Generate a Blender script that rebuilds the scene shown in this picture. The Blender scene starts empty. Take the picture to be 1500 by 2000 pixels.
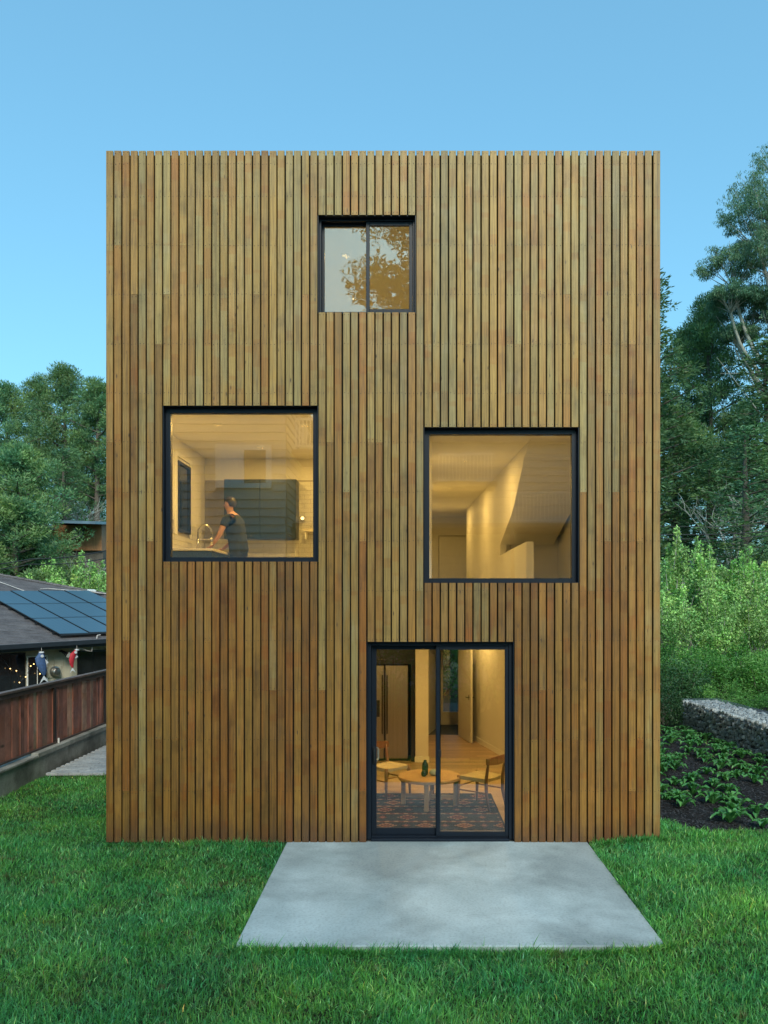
import bpy, bmesh, math, random
import numpy as np
from mathutils import Vector, Matrix
random.seed(7); RNG = np.random.default_rng(11)
sc = bpy.context.scene
COL = sc.collection
# ------------------------------------------------------------------ camera
CX, CY, F, D, CZ, S = 793.0, 1179.0, 1600.0, 9.92, 2.889, 0.0062
cam_d = bpy.data.cameras.new('camera'); cam = bpy.data.objects.new('camera', cam_d); COL.objects.link(cam)
cam.location = (0, -D, CZ); cam.rotation_euler = (math.radians(90), 0, 0)
cam_d.sensor_width = 36; cam_d.sensor_fit = 'AUTO'; cam_d.lens = F/2000*36
cam_d.shift_x = -0.0215; cam_d.shift_y = 0.0895
cam_d.clip_start = 0.05; cam_d.clip_end = 2000
sc.camera = cam
# ------------------------------------------------------------------ world and sun
SUN_EL, SUN_AZ = 38.0, 168.0      # azimuth clockwise from +Y
w = bpy.data.worlds.new('World'); sc.world = w; w.use_nodes = True
nt = w.node_tree; nt.nodes.clear()
sky = nt.nodes.new('ShaderNodeTexSky'); sky.sky_type = 'NISHITA'; sky.sun_disc = False
sky.sun_elevation = math.radians(SUN_EL); sky.sun_rotation = math.radians(SUN_AZ)
sky.air_density = 1.0; sky.dust_density = 2.2; sky.ozone_density = 1.4
gm = nt.nodes.new('ShaderNodeMix'); gm.data_type = 'RGBA'; gm.blend_type = 'MULTIPLY'; gm.inputs[0].default_value = 1
gm.inputs[7].default_value = (0.65, 1.26, 1.44, 1)
bg = nt.nodes.new('ShaderNodeBackground'); bg.inputs[1].default_value = 0.130
wo = nt.nodes.new('ShaderNodeOutputWorld')
sg_ = nt.nodes.new('ShaderNodeGamma'); sg_.inputs[1].default_value = 0.6; nt.links.new(sky.outputs[0], sg_.inputs[0]); nt.links.new(sg_.outputs[0], gm.inputs[6]); nt.links.new(gm.outputs[2], bg.inputs[0]); nt.links.new(bg.outputs[0], wo.inputs[0])
sd = bpy.data.lights.new('sun', 'SUN'); sun = bpy.data.objects.new('sun', sd); COL.objects.link(sun)
sd.energy = 1.3; sd.angle = math.radians(22); sd.color = (1.0, 0.90, 0.74)
_a, _e = math.radians(SUN_AZ), math.radians(SUN_EL)
_dir = Vector((math.sin(_a)*math.cos(_e), math.cos(_a)*math.cos(_e), math.sin(_e)))
sun.rotation_euler = (-_dir).to_track_quat('-Z', 'Y').to_euler()
sc.view_settings.view_transform = 'Standard'; sc.view_settings.look = 'None'
sc.view_settings.exposure = 1.24; sc.view_settings.gamma = 1.0
sc.view_settings.use_curve_mapping = False
sc.render.engine = 'CYCLES'
sc.cycles.max_bounces = 8; sc.cycles.transparent_max_bounces = 16
sc.cycles.caustics_reflective = False; sc.cycles.caustics_refractive = False

# ------------------------------------------------------------------ helpers
def P(px, py, d):
    return Vector(((px-CX)/F*d, d-D, CZ-(py-CY)/F*d))
def tag(o, label=None, cat=None, group=None, kind=None):
    if label: o['label'] = label
    if cat: o['category'] = cat
    if group: o['group'] = group
    if kind: o['kind'] = kind
    return o
def thing(name, label, cat, loc=(0,0,0), rz=0.0, group=None):
    o = bpy.data.objects.new(name, None); COL.objects.link(o)
    o.location = loc; o.rotation_euler = (0, 0, rz); o.empty_display_size = .2
    return tag(o, label, cat, group)
def link(name, me, m=None, parent=None, loc=None, rot=None, scale=None):
    if m is not None:
        me.materials.clear(); me.materials.append(m)
    o = bpy.data.objects.new(name, me); COL.objects.link(o)
    if parent is not None: o.parent = parent
    if loc is not None: o.location = loc
    if rot is not None: o.rotation_euler = rot
    if scale is not None: o.scale = scale
    return o
def copy_tree(o, parent=None):
    c = o.copy(); COL.objects.link(c)
    if parent is not None: c.parent = parent
    for ch in [x for x in KIDS.get(o.name, o.children)]:
        copy_tree(ch, c)
    return c
KIDS = {}
class MB:
    """collects polygons, then links them as one mesh object"""
    def __init__(s): s.v = []; s.f = []
    def add(s, vs, fs):
        n = len(s.v); s.v += [tuple(v) for v in vs]; s.f += [tuple(i+n for i in f) for f in fs]; return s
    def box(s, x0, x1, y0, y1, z0, z1):
        return s.add([(x0,y0,z0),(x1,y0,z0),(x1,y1,z0),(x0,y1,z0),(x0,y0,z1),(x1,y0,z1),(x1,y1,z1),(x0,y1,z1)],
                     [(0,3,2,1),(4,5,6,7),(0,1,5,4),(1,2,6,5),(2,3,7,6),(3,0,4,7)])
    def cbox(s, x0, x1, y0, y1, z0, z1, b=.004):
        """box with chamfered edges"""
        bm = bmesh.new(); bmesh.ops.create_cube(bm, size=1)
        for v in bm.verts:
            v.co = Vector(((x0+x1)/2+v.co.x*(x1-x0), (y0+y1)/2+v.co.y*(y1-y0), (z0+z1)/2+v.co.z*(z1-z0)))
        bmesh.ops.bevel(bm, geom=bm.edges[:], offset=b, segments=1, affect='EDGES')
        bm.verts.index_update()
        s.add([v.co[:] for v in bm.verts], [[v.index for v in f.verts] for f in bm.faces]); bm.free(); return s
    def prism(s, pts, vec):
        """polygon of 3D points extruded by vec"""
        n = len(pts); vec = Vector(vec); a = [Vector(p) for p in pts]; b = [p+vec for p in a]
        return s.add(a+b, [tuple(range(n))[::-1], tuple(range(n, 2*n))] + [(i, (i+1) % n, n+(i+1) % n, n+i) for i in range(n)])
    def tube(s, pts, radii, k=8, cap=True):
        pts = [Vector(p) for p in pts]
        if not hasattr(radii, '__len__'): radii = [radii]*len(pts)
        up = Vector((0, 0, 1)); vs = []; prev = None
        for i, p in enumerate(pts):
            t = (pts[min(i+1, len(pts)-1)] - pts[max(i-1, 0)]).normalized()
            if prev is None:
                a = t.cross(up if abs(t.z) < .95 else Vector((1, 0, 0))).normalized()
            else:
                a = (prev - t*prev.dot(t)).normalized()
            prev = a; b = t.cross(a)
            for j in range(k):
                q = 2*math.pi*j/k; vs.append(p + (a*math.cos(q)+b*math.sin(q))*radii[i])
        fs = [(i*k+j, i*k+(j+1) % k, (i+1)*k+(j+1) % k, (i+1)*k+j) for i in range(len(pts)-1) for j in range(k)]
        if cap: fs += [tuple(range(k))[::-1], tuple((len(pts)-1)*k+j for j in range(k))]
        return s.add(vs, fs)
    def lathe(s, prof, c=(0,0,0), k=24):
        vs = []
        for r, z in prof:
            for j in range(k):
                q = 2*math.pi*j/k; vs.append((c[0]+r*math.cos(q), c[1]+r*math.sin(q), c[2]+z))
        n = len(prof)
        fs = [(i*k+j, i*k+(j+1) % k, (i+1)*k+(j+1) % k, (i+1)*k+j) for i in range(n-1) for j in range(k)]
        fs += [tuple(range(k))[::-1], tuple((n-1)*k+j for j in range(k))]
        return s.add(vs, fs)
    def xf(s, m):
        s.v = [tuple(m @ Vector(v)) for v in s.v]; return s
    def mesh(s, name, smooth=False):
        me = bpy.data.meshes.new(name); me.from_pydata(s.v, [], s.f)
        if smooth: me.polygons.foreach_set('use_smooth', [True]*len(me.polygons))
        me.update(); return me
    def build(s, name, m, parent=None, smooth=False, **k):
        return link(name, s.mesh(name, smooth), m, parent, **k)
def np_mesh(name, verts, faces_n, idx, colors=None, smooth=False):
    """verts (N,3); faces with constant corner count faces_n, idx flat"""
    me = bpy.data.meshes.new(name)
    nv = len(verts); nl = len(idx); nf = nl//faces_n
    me.vertices.add(nv); me.vertices.foreach_set('co', np.asarray(verts, np.float32).ravel())
    me.loops.add(nl); me.loops.foreach_set('vertex_index', np.asarray(idx, np.int32))
    me.polygons.add(nf); me.polygons.foreach_set('loop_start', np.arange(0, nl, faces_n, dtype=np.int32))
    me.polygons.foreach_set('loop_total', np.full(nf, faces_n, np.int32))
    if colors is not None:
        ca = me.color_attributes.new('tone', 'FLOAT_COLOR', 'POINT')
        ca.data.foreach_set('color', np.asarray(colors, np.float32).ravel())
    me.update(calc_edges=True)
    if smooth: me.polygons.foreach_set('use_smooth', [True]*nf)
    return me

# ------------------------------------------------------------------ materials
class NT:
    def __init__(s, name):
        s.m = bpy.data.materials.new(name); s.m.use_nodes = True; s.t = s.m.node_tree; s.t.nodes.clear()
        s.out = s.n('OutputMaterial'); s.b = s.n('BsdfPrincipled'); s.l(s.b.outputs[0], s.out.inputs[0])
    def n(s, k, **kw):
        x = s.t.nodes.new('ShaderNode'+k)
        for a, b in kw.items(): setattr(x, a, b)
        return x
    def l(s, a, b): s.t.links.new(a, b)
    def put(s, sock, v):
        if isinstance(v, (int, float)): sock.default_value = v
        elif isinstance(v, tuple):
            sock.default_value = v if len(v) == len(sock.default_value) else v+(1,)*(len(sock.default_value)-len(v))
        else: s.l(v, sock)
    def pos(s): return s.n('NewGeometry').outputs['Position']
    def objc(s): return s.n('TexCoord').outputs['Object']
    def map(s, v, sc=(1,1,1), loc=(0,0,0), rot=(0,0,0)):
        x = s.n('Mapping'); s.l(v, x.inputs[0]); x.inputs[1].default_value = loc; x.inputs[2].default_value = rot; x.inputs[3].default_value = sc
        return x.outputs[0]
    def noise(s, v, scale=5, det=4, rough=.55, dist=0):
        x = s.n('TexNoise'); s.l(v, x.inputs['Vector']); x.inputs['Scale'].default_value = scale
        x.inputs['Detail'].default_value = det; x.inputs['Roughness'].default_value = rough; x.inputs['Distortion'].default_value = dist
        return x.outputs['Fac']
    def ramp(s, v, stops):
        x = s.n('ValToRGB'); s.l(v, x.inputs[0]); e = x.color_ramp.elements
        while len(e) < len(stops): e.new(.5)
        for q, (p, c) in zip(e, stops):
            q.position = p; q.color = (c, c, c, 1) if isinstance(c, (int, float)) else tuple(c)+(1,)
        return x.outputs[0]
    def math(s, op, a, b=0.0, c=0.0, clamp=False):
        x = s.n('Math', operation=op, use_clamp=clamp)
        s.put(x.inputs[0], a); s.put(x.inputs[1], b); s.put(x.inputs[2], c); return x.outputs[0]
    def mix(s, f, a, b, mode='MIX'):
        x = s.n('Mix', data_type='RGBA', blend_type=mode); s.put(x.inputs[0], f); s.put(x.inputs[6], a); s.put(x.inputs[7], b); return x.outputs[2]
    def bump(s, h, st=.3, dist=.01):
        x = s.n('Bump'); s.l(h, x.inputs['Height']); x.inputs['Strength'].default_value = st; x.inputs['Distance'].default_value = dist
        s.l(x.outputs[0], s.b.inputs['Normal']); return x
    def attr(s, name, typ='GEOMETRY'):
        x = s.n('Attribute'); x.attribute_name = name; x.attribute_type = typ; return x
    def fin(s, col=None, rough=None, metal=None, spec=None):
        if col is not None: s.put(s.b.inputs['Base Color'], col)
        if rough is not None: s.put(s.b.inputs['Roughness'], rough)
        if metal is not None: s.put(s.b.inputs['Metallic'], metal)
        if spec is not None: s.put(s.b.inputs['Specular IOR Level'], spec)
        return s.m
def simple(name, col, rough=.6, var=.18, scale=6, metal=0.0, bump=0.0, bscale=60, spec=.5, stretch=(1,1,1)):
    t = NT(name); v = t.map(t.objc(), stretch); f = t.noise(v, scale, 5)
    a = tuple(c*(1-var) for c in col); b = tuple(min(1, c*(1+var)) for c in col)
    c = t.mix(t.ramp(f, [(.3, 0.), (.7, 1.)]), a, b)
    if bump: t.bump(t.noise(v, bscale, 4), bump, .01)
    return t.fin(c, rough, metal, spec)
M = {}
def wood_mat(name, nail=True, dark=1.0):
    t = NT(name); g = t.pos()
    sep = t.n('SeparateXYZ'); t.l(g, sep.inputs[0])
    sh = t.attr('shift', 'OBJECT').outputs['Fac']
    tint = t.attr('tint', 'OBJECT').outputs['Color']; tint2 = t.attr('tint_b', 'OBJECT').outputs['Color']
    cmb = t.n('CombineXYZ'); t.l(sep.outputs[0], cmb.inputs[0]); t.l(t.math('MULTIPLY_ADD', sh, 13.0, sep.outputs[1]), cmb.inputs[1]); t.l(t.math('MULTIPLY_ADD', sh, 31.0, sep.outputs[2]), cmb.inputs[2])
    v = cmb.outputs[0]
    patch = t.noise(t.map(v, (5, 1, 1.1)), 1.0, 5, .62, .3)
    c = t.mix(t.ramp(patch, [(.42, 0.), (.60, 1.)]), tint, tint2)
    # hard-edged drier bands where a board weathered differently
    band = t.noise(t.map(v, (.25, 1, 1.9)), 1.0, 2, .5)
    c = t.mix(t.ramp(band, [(.575, 0.), (.60, .55)]), c, t.mix(1.0, c, (1.12, 1.16, 1.45), 'MULTIPLY'))
    band2 = t.noise(t.map(v, (.25, 1, 2.5), (4, 9, 2)), 1.0, 2, .5)
    c = t.mix(t.ramp(band2, [(.585, 0.), (.60, .6)]), c, t.mix(1.0, c, (.96, .74, .55), 'MULTIPLY'))
    # grain: fine straight streaks and a few wide figures
    gr = t.noise(t.map(v, (170, 3, 2.2)), 1.0, 5, .7, .4)
    gr2 = t.noise(t.map(v, (42, 3, .8)), 1.0, 4, .6, 1.2)
    c = t.mix(1.0, c, t.ramp(gr, [(.25, .45), (.5, 1.0), (.8, 1.25)]), 'MULTIPLY')
    c = t.mix(1.0, c, t.ramp(gr2, [(.3, .62), (.50, .98), (.75, 1.12)]), 'MULTIPLY')
    bl_ = t.noise(t.map(v, (2.5, 1, 2.2), (7, 1, 5)), 1.0, 5, .65)
    c = t.mix(1.0, c, t.ramp(bl_, [(.30, .66), (.46, .96), (.7, 1.08)]), 'MULTIPLY')
    # knots
    vo = t.n('TexVoronoi'); vo.feature = 'F1'; t.l(t.map(v, (9, 1, 2.7)), vo.inputs['Vector']); vo.inputs['Scale'].default_value = 1.0
    k = t.ramp(t.math('ADD', vo.outputs['Distance'], t.math('MULTIPLY', t.noise(t.map(v, (90, 4, 30)), 1.0, 2), .05)), [(.055, .9), (.12, 0.)])
    c = t.mix(k, c, (.055, .028, .014))
    if nail:
        # rust and water marks hanging below the fixing rows, and splash at the foot
        z = sep.outputs[2]
        fr = t.math('FRACT', t.math('DIVIDE', t.math('SUBTRACT', z, .085), .5975))
        st = t.ramp(fr, [(.0, .35), (.02, .9), (.72, 0.), (.93, .35), (.995, 1.0)])
        sn = t.ramp(t.noise(t.map(v, (60, 3, 3.5)), 1.0, 3), [(.5, 0.), (.68, .55)])
        c = t.mix(t.math('MULTIPLY', st, sn), c, (.09, .05, .028))
        foot = t.ramp(t.math('ADD', z, t.math('MULTIPLY', t.noise(t.map(v, (14, 1, 4)), 1.0, 3), .55)), [(.22, .75), (.60, 0.)])
        c = t.mix(foot, c, (.075, .038, .022))
    if dark != 1.0: c = t.mix(1.0, c, (dark, dark, dark), 'MULTIPLY')
    t.bump(t.math('ADD', gr, t.math('MULTIPLY', gr2, .5)), .35, .002)
    return t.fin(c, t.ramp(gr, [(.2, .62), (.8, .42)]), 0.0, .45)
M['board'] = wood_mat('cedar_board')
M['fence_wood'] = wood_mat('fence_redwood', False)
M['membrane'] = simple('black_membrane', (.003, .003, .0035), .95)
M['frame'] = simple('window_frame_paint', (.0045, .009, .018), .42, .12, 3, spec=.35)
M['screw'] = simple('screw_steel', (.045, .035, .028), .6, .6, 30, .2)
def glass_mat(name, base=.03, tint=(.93, .95, .94), wav=.0006, ws=2.2, gain=1.5):
    t = NT(name); t.t.nodes.remove(t.b)
    tr = t.n('BsdfTransparent'); tr.inputs[0].default_value = tint+(1,)
    gl = t.n('BsdfGlossy'); gl.inputs['Roughness'].default_value = 0.0
    fr = t.n('Fresnel'); fr.inputs[0].default_value = 1.5
    bp = t.n('Bump'); t.l(t.noise(t.pos(), ws, 2), bp.inputs['Height']); bp.inputs['Strength'].default_value = 1.0; bp.inputs['Distance'].default_value = wav
    t.l(bp.outputs[0], gl.inputs['Normal'])
    mx = t.n('MixShader'); t.l(t.math('MULTIPLY_ADD', fr.outputs[0], gain, base, True), mx.inputs[0]); t.l(tr.outputs[0], mx.inputs[1]); t.l(gl.outputs[0], mx.inputs[2])
    t.l(mx.outputs[0], t.out.inputs[0]); return t.m
M['glass'] = glass_mat('window_glass')
M['glass_wavy'] = glass_mat('upper_window_glass', .085, wav=.0009, ws=4.0)
M['glass_stair'] = glass_mat('stair_window_glass', .05, wav=.0003)
M['glass_big'] = glass_mat('picture_window_glass', .095, wav=.0003)
M['white_wall'] = simple('interior_white_paint', (.74, .72, .68), .6, .03, 2)
M['ceiling'] = simple('ceiling_paint', (.78, .76, .72), .7, .02, 2)
M['trim'] = simple('white_trim_paint', (.84, .83, .80), .4, .03)
M['door_paint'] = simple('door_paint', (.66, .64, .60), .4, .03)
M['cabinet'] = simple('dark_blue_cabinet', (.012, .026, .044), .4, .15, 3)
M['black_panel'] = simple('black_cabinet_panel', (.02, .02, .022), .3, .2, 3)
M['steel'] = simple('brushed_steel', (.42, .40, .37), .36, .08, 40, 1.0, stretch=(1, 1, .02))
M['chrome'] = simple('brushed_nickel', (.5, .48, .45), .25, .05, 10, 1.0)
M['black_metal'] = simple('black_metal', (.012, .012, .013), .4, .2)
M['white_plastic'] = simple('white_plastic', (.75, .75, .73), .35, .03)
def plank_mat(name, c0, c1, sx=(.9, 9, 9), use_attr=True):
    t = NT(name); v = t.objc()
    oi = t.n('ObjectInfo').outputs['Random']
    cmb = t.n('VectorMath', operation='ADD'); t.l(t.map(v, sx), cmb.inputs[0]); 
    cc = t.n('CombineXYZ'); t.l(t.math('MULTIPLY', oi, 40.), cc.inputs[0]); t.l(t.math('MULTIPLY', oi, 17.), cc.inputs[1]); t.l(cc.outputs[0], cmb.inputs[1])
    f = t.noise(cmb.outputs[0], 3.0, 6, .65, .8)
    c = t.mix(t.ramp(f, [(.3, 0.), (.7, 1.)]), c0, c1)
    c = t.mix(1.0, c, t.ramp(oi, [(0., .78), (1., 1.15)]), 'MULTIPLY')
    t.bump(f, .1, .003)
    return t.fin(c, .42)
M['oak_floor'] = plank_mat('oak_plank', (.36, .235, .135), (.50, .35, .21))
M['oak'] = plank_mat('oak_furniture', (.36, .20, .09), (.50, .30, .145), (1, 8, 8))
M['teak'] = plank_mat('teak_chair', (.20, .085, .032), (.32, .15, .06), (8, 8, 1.2))
M['cord'] = simple('woven_paper_cord', (.55, .44, .27), .8, .2, 8, bump=.6, bscale=120, stretch=(1, 12, 1))
M['counter'] = simple('pale_counter_top', (.6, .55, .45), .35, .08, 8)
M['tile'] = simple('white_glazed_tile', (.74, .72, .66), .2, .05, 2)
M['grout'] = simple('grout', (.36, .33, .28), .8, .1)
M['vase_green'] = simple('dark_green_ceramic', (.012, .035, .028), .25, .2, 9)
M['vase_pale'] = simple('pale_glazed_ceramic', (.34, .37, .28), .4, .2, 9)
M['lamp_glow'] = None
def emis(name, col, st):
    t = NT(name); t.t.nodes.remove(t.b); e = t.n('Emission'); e.inputs[0].default_value = col+(1,); e.inputs[1].default_value = st
    t.l(e.outputs[0], t.out.inputs[0]); return t.m
M['lamp_glow'] = emis('lamp_lens', (1.0, .72, .40), 6.0)
M['bulb_glow'] = emis('fairy_bulb', (1.0, .62, .22), 2.0)
def concrete(name, c0, c1, sc_=1.2, rough=.75, stain=.35):
    t = NT(name); p = t.pos()
    a = t.noise(t.map(p, (1, .8, 1)), sc_, 7, .62, .3); b = t.noise(t.map(p, (1, 1, 1), (5, 3, 1)), sc_*.45, 4, .6, .2); d = t.noise(p, 38, 5, .7)
    c = t.mix(t.ramp(a, [(.35, 0.), (.66, 1.)]), c0, c1)
    c = t.mix(1.0, c, t.ramp(b, [(.40, 1-stain), (.56, 1.0)]), 'MULTIPLY')
    c = t.mix(1.0, c, t.ramp(d, [(.25, .66), (.5, 1.0), (.8, 1.10)]), 'MULTIPLY')
    pit = t.n('TexVoronoi'); t.l(p, pit.inputs['Vector']); pit.inputs['Scale'].default_value = 24.
    c = t.mix(t.ramp(t.math('ADD', pit.outputs['Distance'], t.math('MULTIPLY', t.noise(p, 9, 2), .35)), [(.20, .55), (.27, 0.)]), c, (.11, .105, .095))
    t.bump(t.math('ADD', d, t.math('MULTIPLY', a, .6)), .35, .006)
    return t.fin(c, rough)
M['patio'] = concrete('patio_concrete', (.38, .43, .43), (.55, .605, .605), 1.3, stain=.36)
M['curb'] = concrete('weathered_concrete', (.22, .22, .20), (.40, .40, .37), 2.5, stain=.5)
M['foundation'] = simple('foundation_concrete', (.10, .10, .095), .8)
def foliage(name, c0, c1, dead=(.16, .12, .05), df=.04, trans=.35, sc_=.5, rough=.5):
    """leaf colours: clumps differ by position and by tree; mesh tone adds willow depth shade and grass highlights"""
    t = NT(name); p = t.pos(); oi = t.n('ObjectInfo').outputs['Random']
    tone = t.attr('tone').outputs['Color']
    f = t.noise(p, sc_, 4, .6); 
    c = t.mix(t.ramp(f, [(.34, 0.), (.66, 1.)]), c0, c1)
    c = t.mix(1.0, c, tone, 'MULTIPLY')
    c = t.mix(t.ramp(t.noise(p, 7, 2), [(.66-df, 0.), (.74-df, .7)]), c, dead)
    c = t.mix(1.0, c, t.ramp(oi, [(0., .82), (1., 1.18)]), 'MULTIPLY')
    t.fin(c, rough, 0., .35)
    tl = t.n('BsdfTranslucent'); t.l(t.mix(1.0, c, (1.0, 1.25, .6), 'MULTIPLY'), tl.inputs[0])
    mx = t.n('MixShader'); mx.inputs[0].default_value = trans; t.l(t.b.outputs[0], mx.inputs[1]); t.l(tl.outputs[0], mx.inputs[2]); t.l(mx.outputs[0], t.out.inputs[0])
    return t.m
M['grass'] = foliage('grass_blade', (.056, .285, .084), (.145, .385, .100), (.17, .15, .07), .03, .35, .9, .38)
M['pine'] = foliage('pine_needles', (.070, .19, .100), (.210, .310, .105), (.13, .10, .05), .0, .25, .9)
M['cypress'] = foliage('cypress_leaves', (.040, .125, .072), (.135, .225, .078), (.10, .07, .035), .0, .2, 1.0)
M['euca'] = foliage('eucalyptus_leaves', (.07, .165, .10), (.15, .235, .12), (.13, .11, .07), -.02, .25, .3)
M['willow'] = foliage('willow_leaves', (.22, .43, .13), (.38, .56, .20), (.26, .28, .12), .0, .28, 1.1)
M['shrub'] = foliage('shrub_leaves', (.085, .240, .055), (.170, .340, .090), (.18, .18, .06), .0, .4, .6)
M['ivy'] = foliage('ivy_leaves', (.025, .080, .030), (.055, .13, .045), (.06, .05, .025), .02, .3, 1.1)
M['docks'] = foliage('plant_leaf', (.050, .190, .055), (.10, .27, .075), (.16, .06, .03), -.02, .25, 3.0, .32)
def bark(name, c0, c1):
    t = NT(name); p = t.pos(); f = t.noise(t.map(p, (6, 6, .9)), 1.5, 5, .7)
    t.bump(f, .6, .03); return t.fin(t.mix(f, c0, c1), .85)
M['bark'] = bark('bark', (.06, .05, .04), (.17, .145, .12))
M['bark_pale'] = bark('pale_bark', (.20, .20, .17), (.44, .45, .40))
def soil(name, c0, c1, sc_=3., b=.8):
    t = NT(name); p = t.pos(); f = t.noise(p, sc_, 7, .7); g = t.noise(p, sc_*16, 5, .7)
    c = t.mix(t.ramp(f, [(.3, 0.), (.7, 1.)]), c0, c1); c = t.mix(1., c, t.ramp(g, [(.3, .6), (.7, 1.3)]), 'MULTIPLY')
    t.bump(t.math('ADD', f, g), b, .03); return t.fin(c, .9, spec=.2)
M['soil'] = soil('lawn_soil', (.018, .026, .012), (.035, .050, .020))
M['ground'] = soil('hill_ground', (.030, .045, .020), (.075, .085, .040), .5)
M['mulch'] = soil('bark_mulch', (.014, .013, .014), (.034, .031, .032), 6.)
M['chips'] = simple('mulch_chips', (.035, .032, .034), .7, .8, 25)
def paver_m():
    t = NT('concrete_paver'); oi = t.n('ObjectInfo').outputs['Random']; f = t.noise(t.pos(), 30, 5, .7); f2 = t.noise(t.pos(), 1.2, 4)
    c = t.mix(oi, (.34, .36, .38), (.48, .50, .51)); c = t.mix(1., c, t.ramp(f, [(.3, .75), (.7, 1.15)]), 'MULTIPLY'); c = t.mix(1., c, t.ramp(f2, [(.3, .8), (.7, 1.1)]), 'MULTIPLY')
    t.bump(f, .3, .005); return t.fin(c, .75)
M['paver'] = paver_m()
def stone_m():
    t = NT('gabion_stone'); oi = t.n('ObjectInfo').outputs['Random']; f = t.noise(t.pos(), 14, 6, .7)
    c = t.ramp(oi, [(0., (.26, .29, .31)), (.45, (.42, .45, .46)), (.85, (.54, .57, .58)), (.95, (.40, .36, .31)), (1., (.68, .69, .68))])
    c = t.mix(1., c, t.ramp(f, [(.25, .6), (.7, 1.25)]), 'MULTIPLY'); t.bump(f, .6, .01); return t.fin(c, .8)
M['stone'] = stone_m()
M['wire'] = simple('galvanised_wire', (.20, .21, .22), .45, .2, 20, .7)
M['shingle'] = soil('asphalt_shingle', (.085, .078, .085), (.17, .155, .16), 2.5, .5)
M['gutter'] = simple('dark_gutter_paint', (.020, .026, .036), .4, .15)
M['stucco'] = simple('taupe_siding_paint', (.52, .48, .37), .7, .1, 3, bump=.15)
def solar_m():
    t = NT('solar_cells'); v = t.objc(); s = t.n('SeparateXYZ'); t.l(v, s.inputs[0])
    gx = t.math('ABSOLUTE', t.math('SUBTRACT', t.math('FRACT', t.math('MULTIPLY', s.outputs[0], 6.25)), .5)); gy = t.math('ABSOLUTE', t.math('SUBTRACT', t.math('FRACT', t.math('MULTIPLY', s.outputs[1], 6.25)), .5))
    ln = t.ramp(t.math('MAXIMUM', gx, gy), [(.475, 0.), (.485, 1.)])
    return t.fin(t.mix(ln, (.045, .105, .17), (.16, .22, .26)), .32, 0., .7)  # bluish cell base carries the sky reflection in its colour
M['solar'] = solar_m()
M['dark_glass'] = simple('dark_room_glass', (.014, .016, .018), .06, .3, 2, spec=.7)
M['house_orange'] = simple('stained_plywood', (.34, .145, .055), .6, .2, 2, stretch=(8, 8, 1))
M['blue_roof'] = simple('blue_metal_roof', (.10, .15, .20), .3, .2, 2)
M['kite_blue'] = simple('blue_fish_kite', (.05, .10, .23), .7, .35, 14)
M['kite_red'] = simple('red_fish_kite', (.45, .02, .035), .7, .25, 14)
M['kite_white'] = simple('pale_kite_cloth', (.6, .62, .66), .7, .15, 14)
M['cable'] = simple('pale_cable', (.55, .5, .48), .6)
M['line'] = simple('black_cable', (.02, .02, .022), .6)
M['sky_pane'] = simple('pale_sky_pane', (.78, .82, .86), .8, .1, 4, stretch=(9, 1, 1))  # pale curtain tone, also stands in for the sky reflected in the pane
M['siding_white'] = simple('painted_shingle', (.52, .50, .46), .7, .12, 5, stretch=(9, 9, 1))
M['skin'] = simple('skin', (.52, .28, .19), .5, .06)
M['hair'] = simple('dark_hair', (.022, .016, .013), .5, .3, 30, stretch=(4, 4, 1))
M['shirt'] = simple('navy_tshirt', (.020, .028, .042), .85, .15, 5)
M['trousers'] = simple('dark_trousers', (.018, .02, .028), .85, .15, 5)
def sst(a, b, x):
    t = np.clip((x-a)/(b-a), 0, 1); return t*t*(3-2*t)
def lawn_z(x, y):
    return -.075 + .105*sst(1.6, 3.0, x) + .012*np.sin(x*1.7+y*.9) + .008*np.sin(y*2.3-x*.7)
def terr_z(x, y):
    z = -.16 + 4.6*sst(23, 46, y) + 4*sst(60, 300, np.abs(y)) + .25*np.sin(x*.21)*np.sin(y*.17)*sst(14, 30, np.abs(y)+np.abs(x)*.4)
    z = z - .85*sst(-6.9, -8.2, x)*sst(2, 5, y)*(1-sst(25, 33, y))
    z = z + .22*sst(2.2, 3.4, x)*sst(2.5, 7, y)*(1-sst(20, 26, y))
    return z
u = np.linspace(-1, 1, 181); ax = np.sign(u)*(np.abs(u)*40 + 560*np.abs(u)**5)
gx, gy = np.meshgrid(ax, ax+6, indexing='ij'); gz = terr_z(gx, gy)
n = len(ax); ii = np.arange(n*n).reshape(n, n)
tag(link('ground', np_mesh('ground', np.stack([gx, gy, gz], -1).reshape(-1, 3), 4,
    np.stack([ii[:-1, :-1], ii[1:, :-1], ii[1:, 1:], ii[:-1, 1:]], -1).ravel(), smooth=True), M['ground']), 'earth and undergrowth rising behind the houses', kind='structure')

LX0, LX1, LY0 = -7.2, 8.2, -11.5
def lawn_far(x):      # far edge of the lawn
    return np.where(x < -3.45, 4.1, np.where(x < 2.9, .25, .95 - .62*sst(3.25, 3.75, x)))
def on_patio(x, y, e=0.0): return (x > -1.445-e) & (x < 2.2+e) & (y > -3.0-e) & (y < .3)
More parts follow.
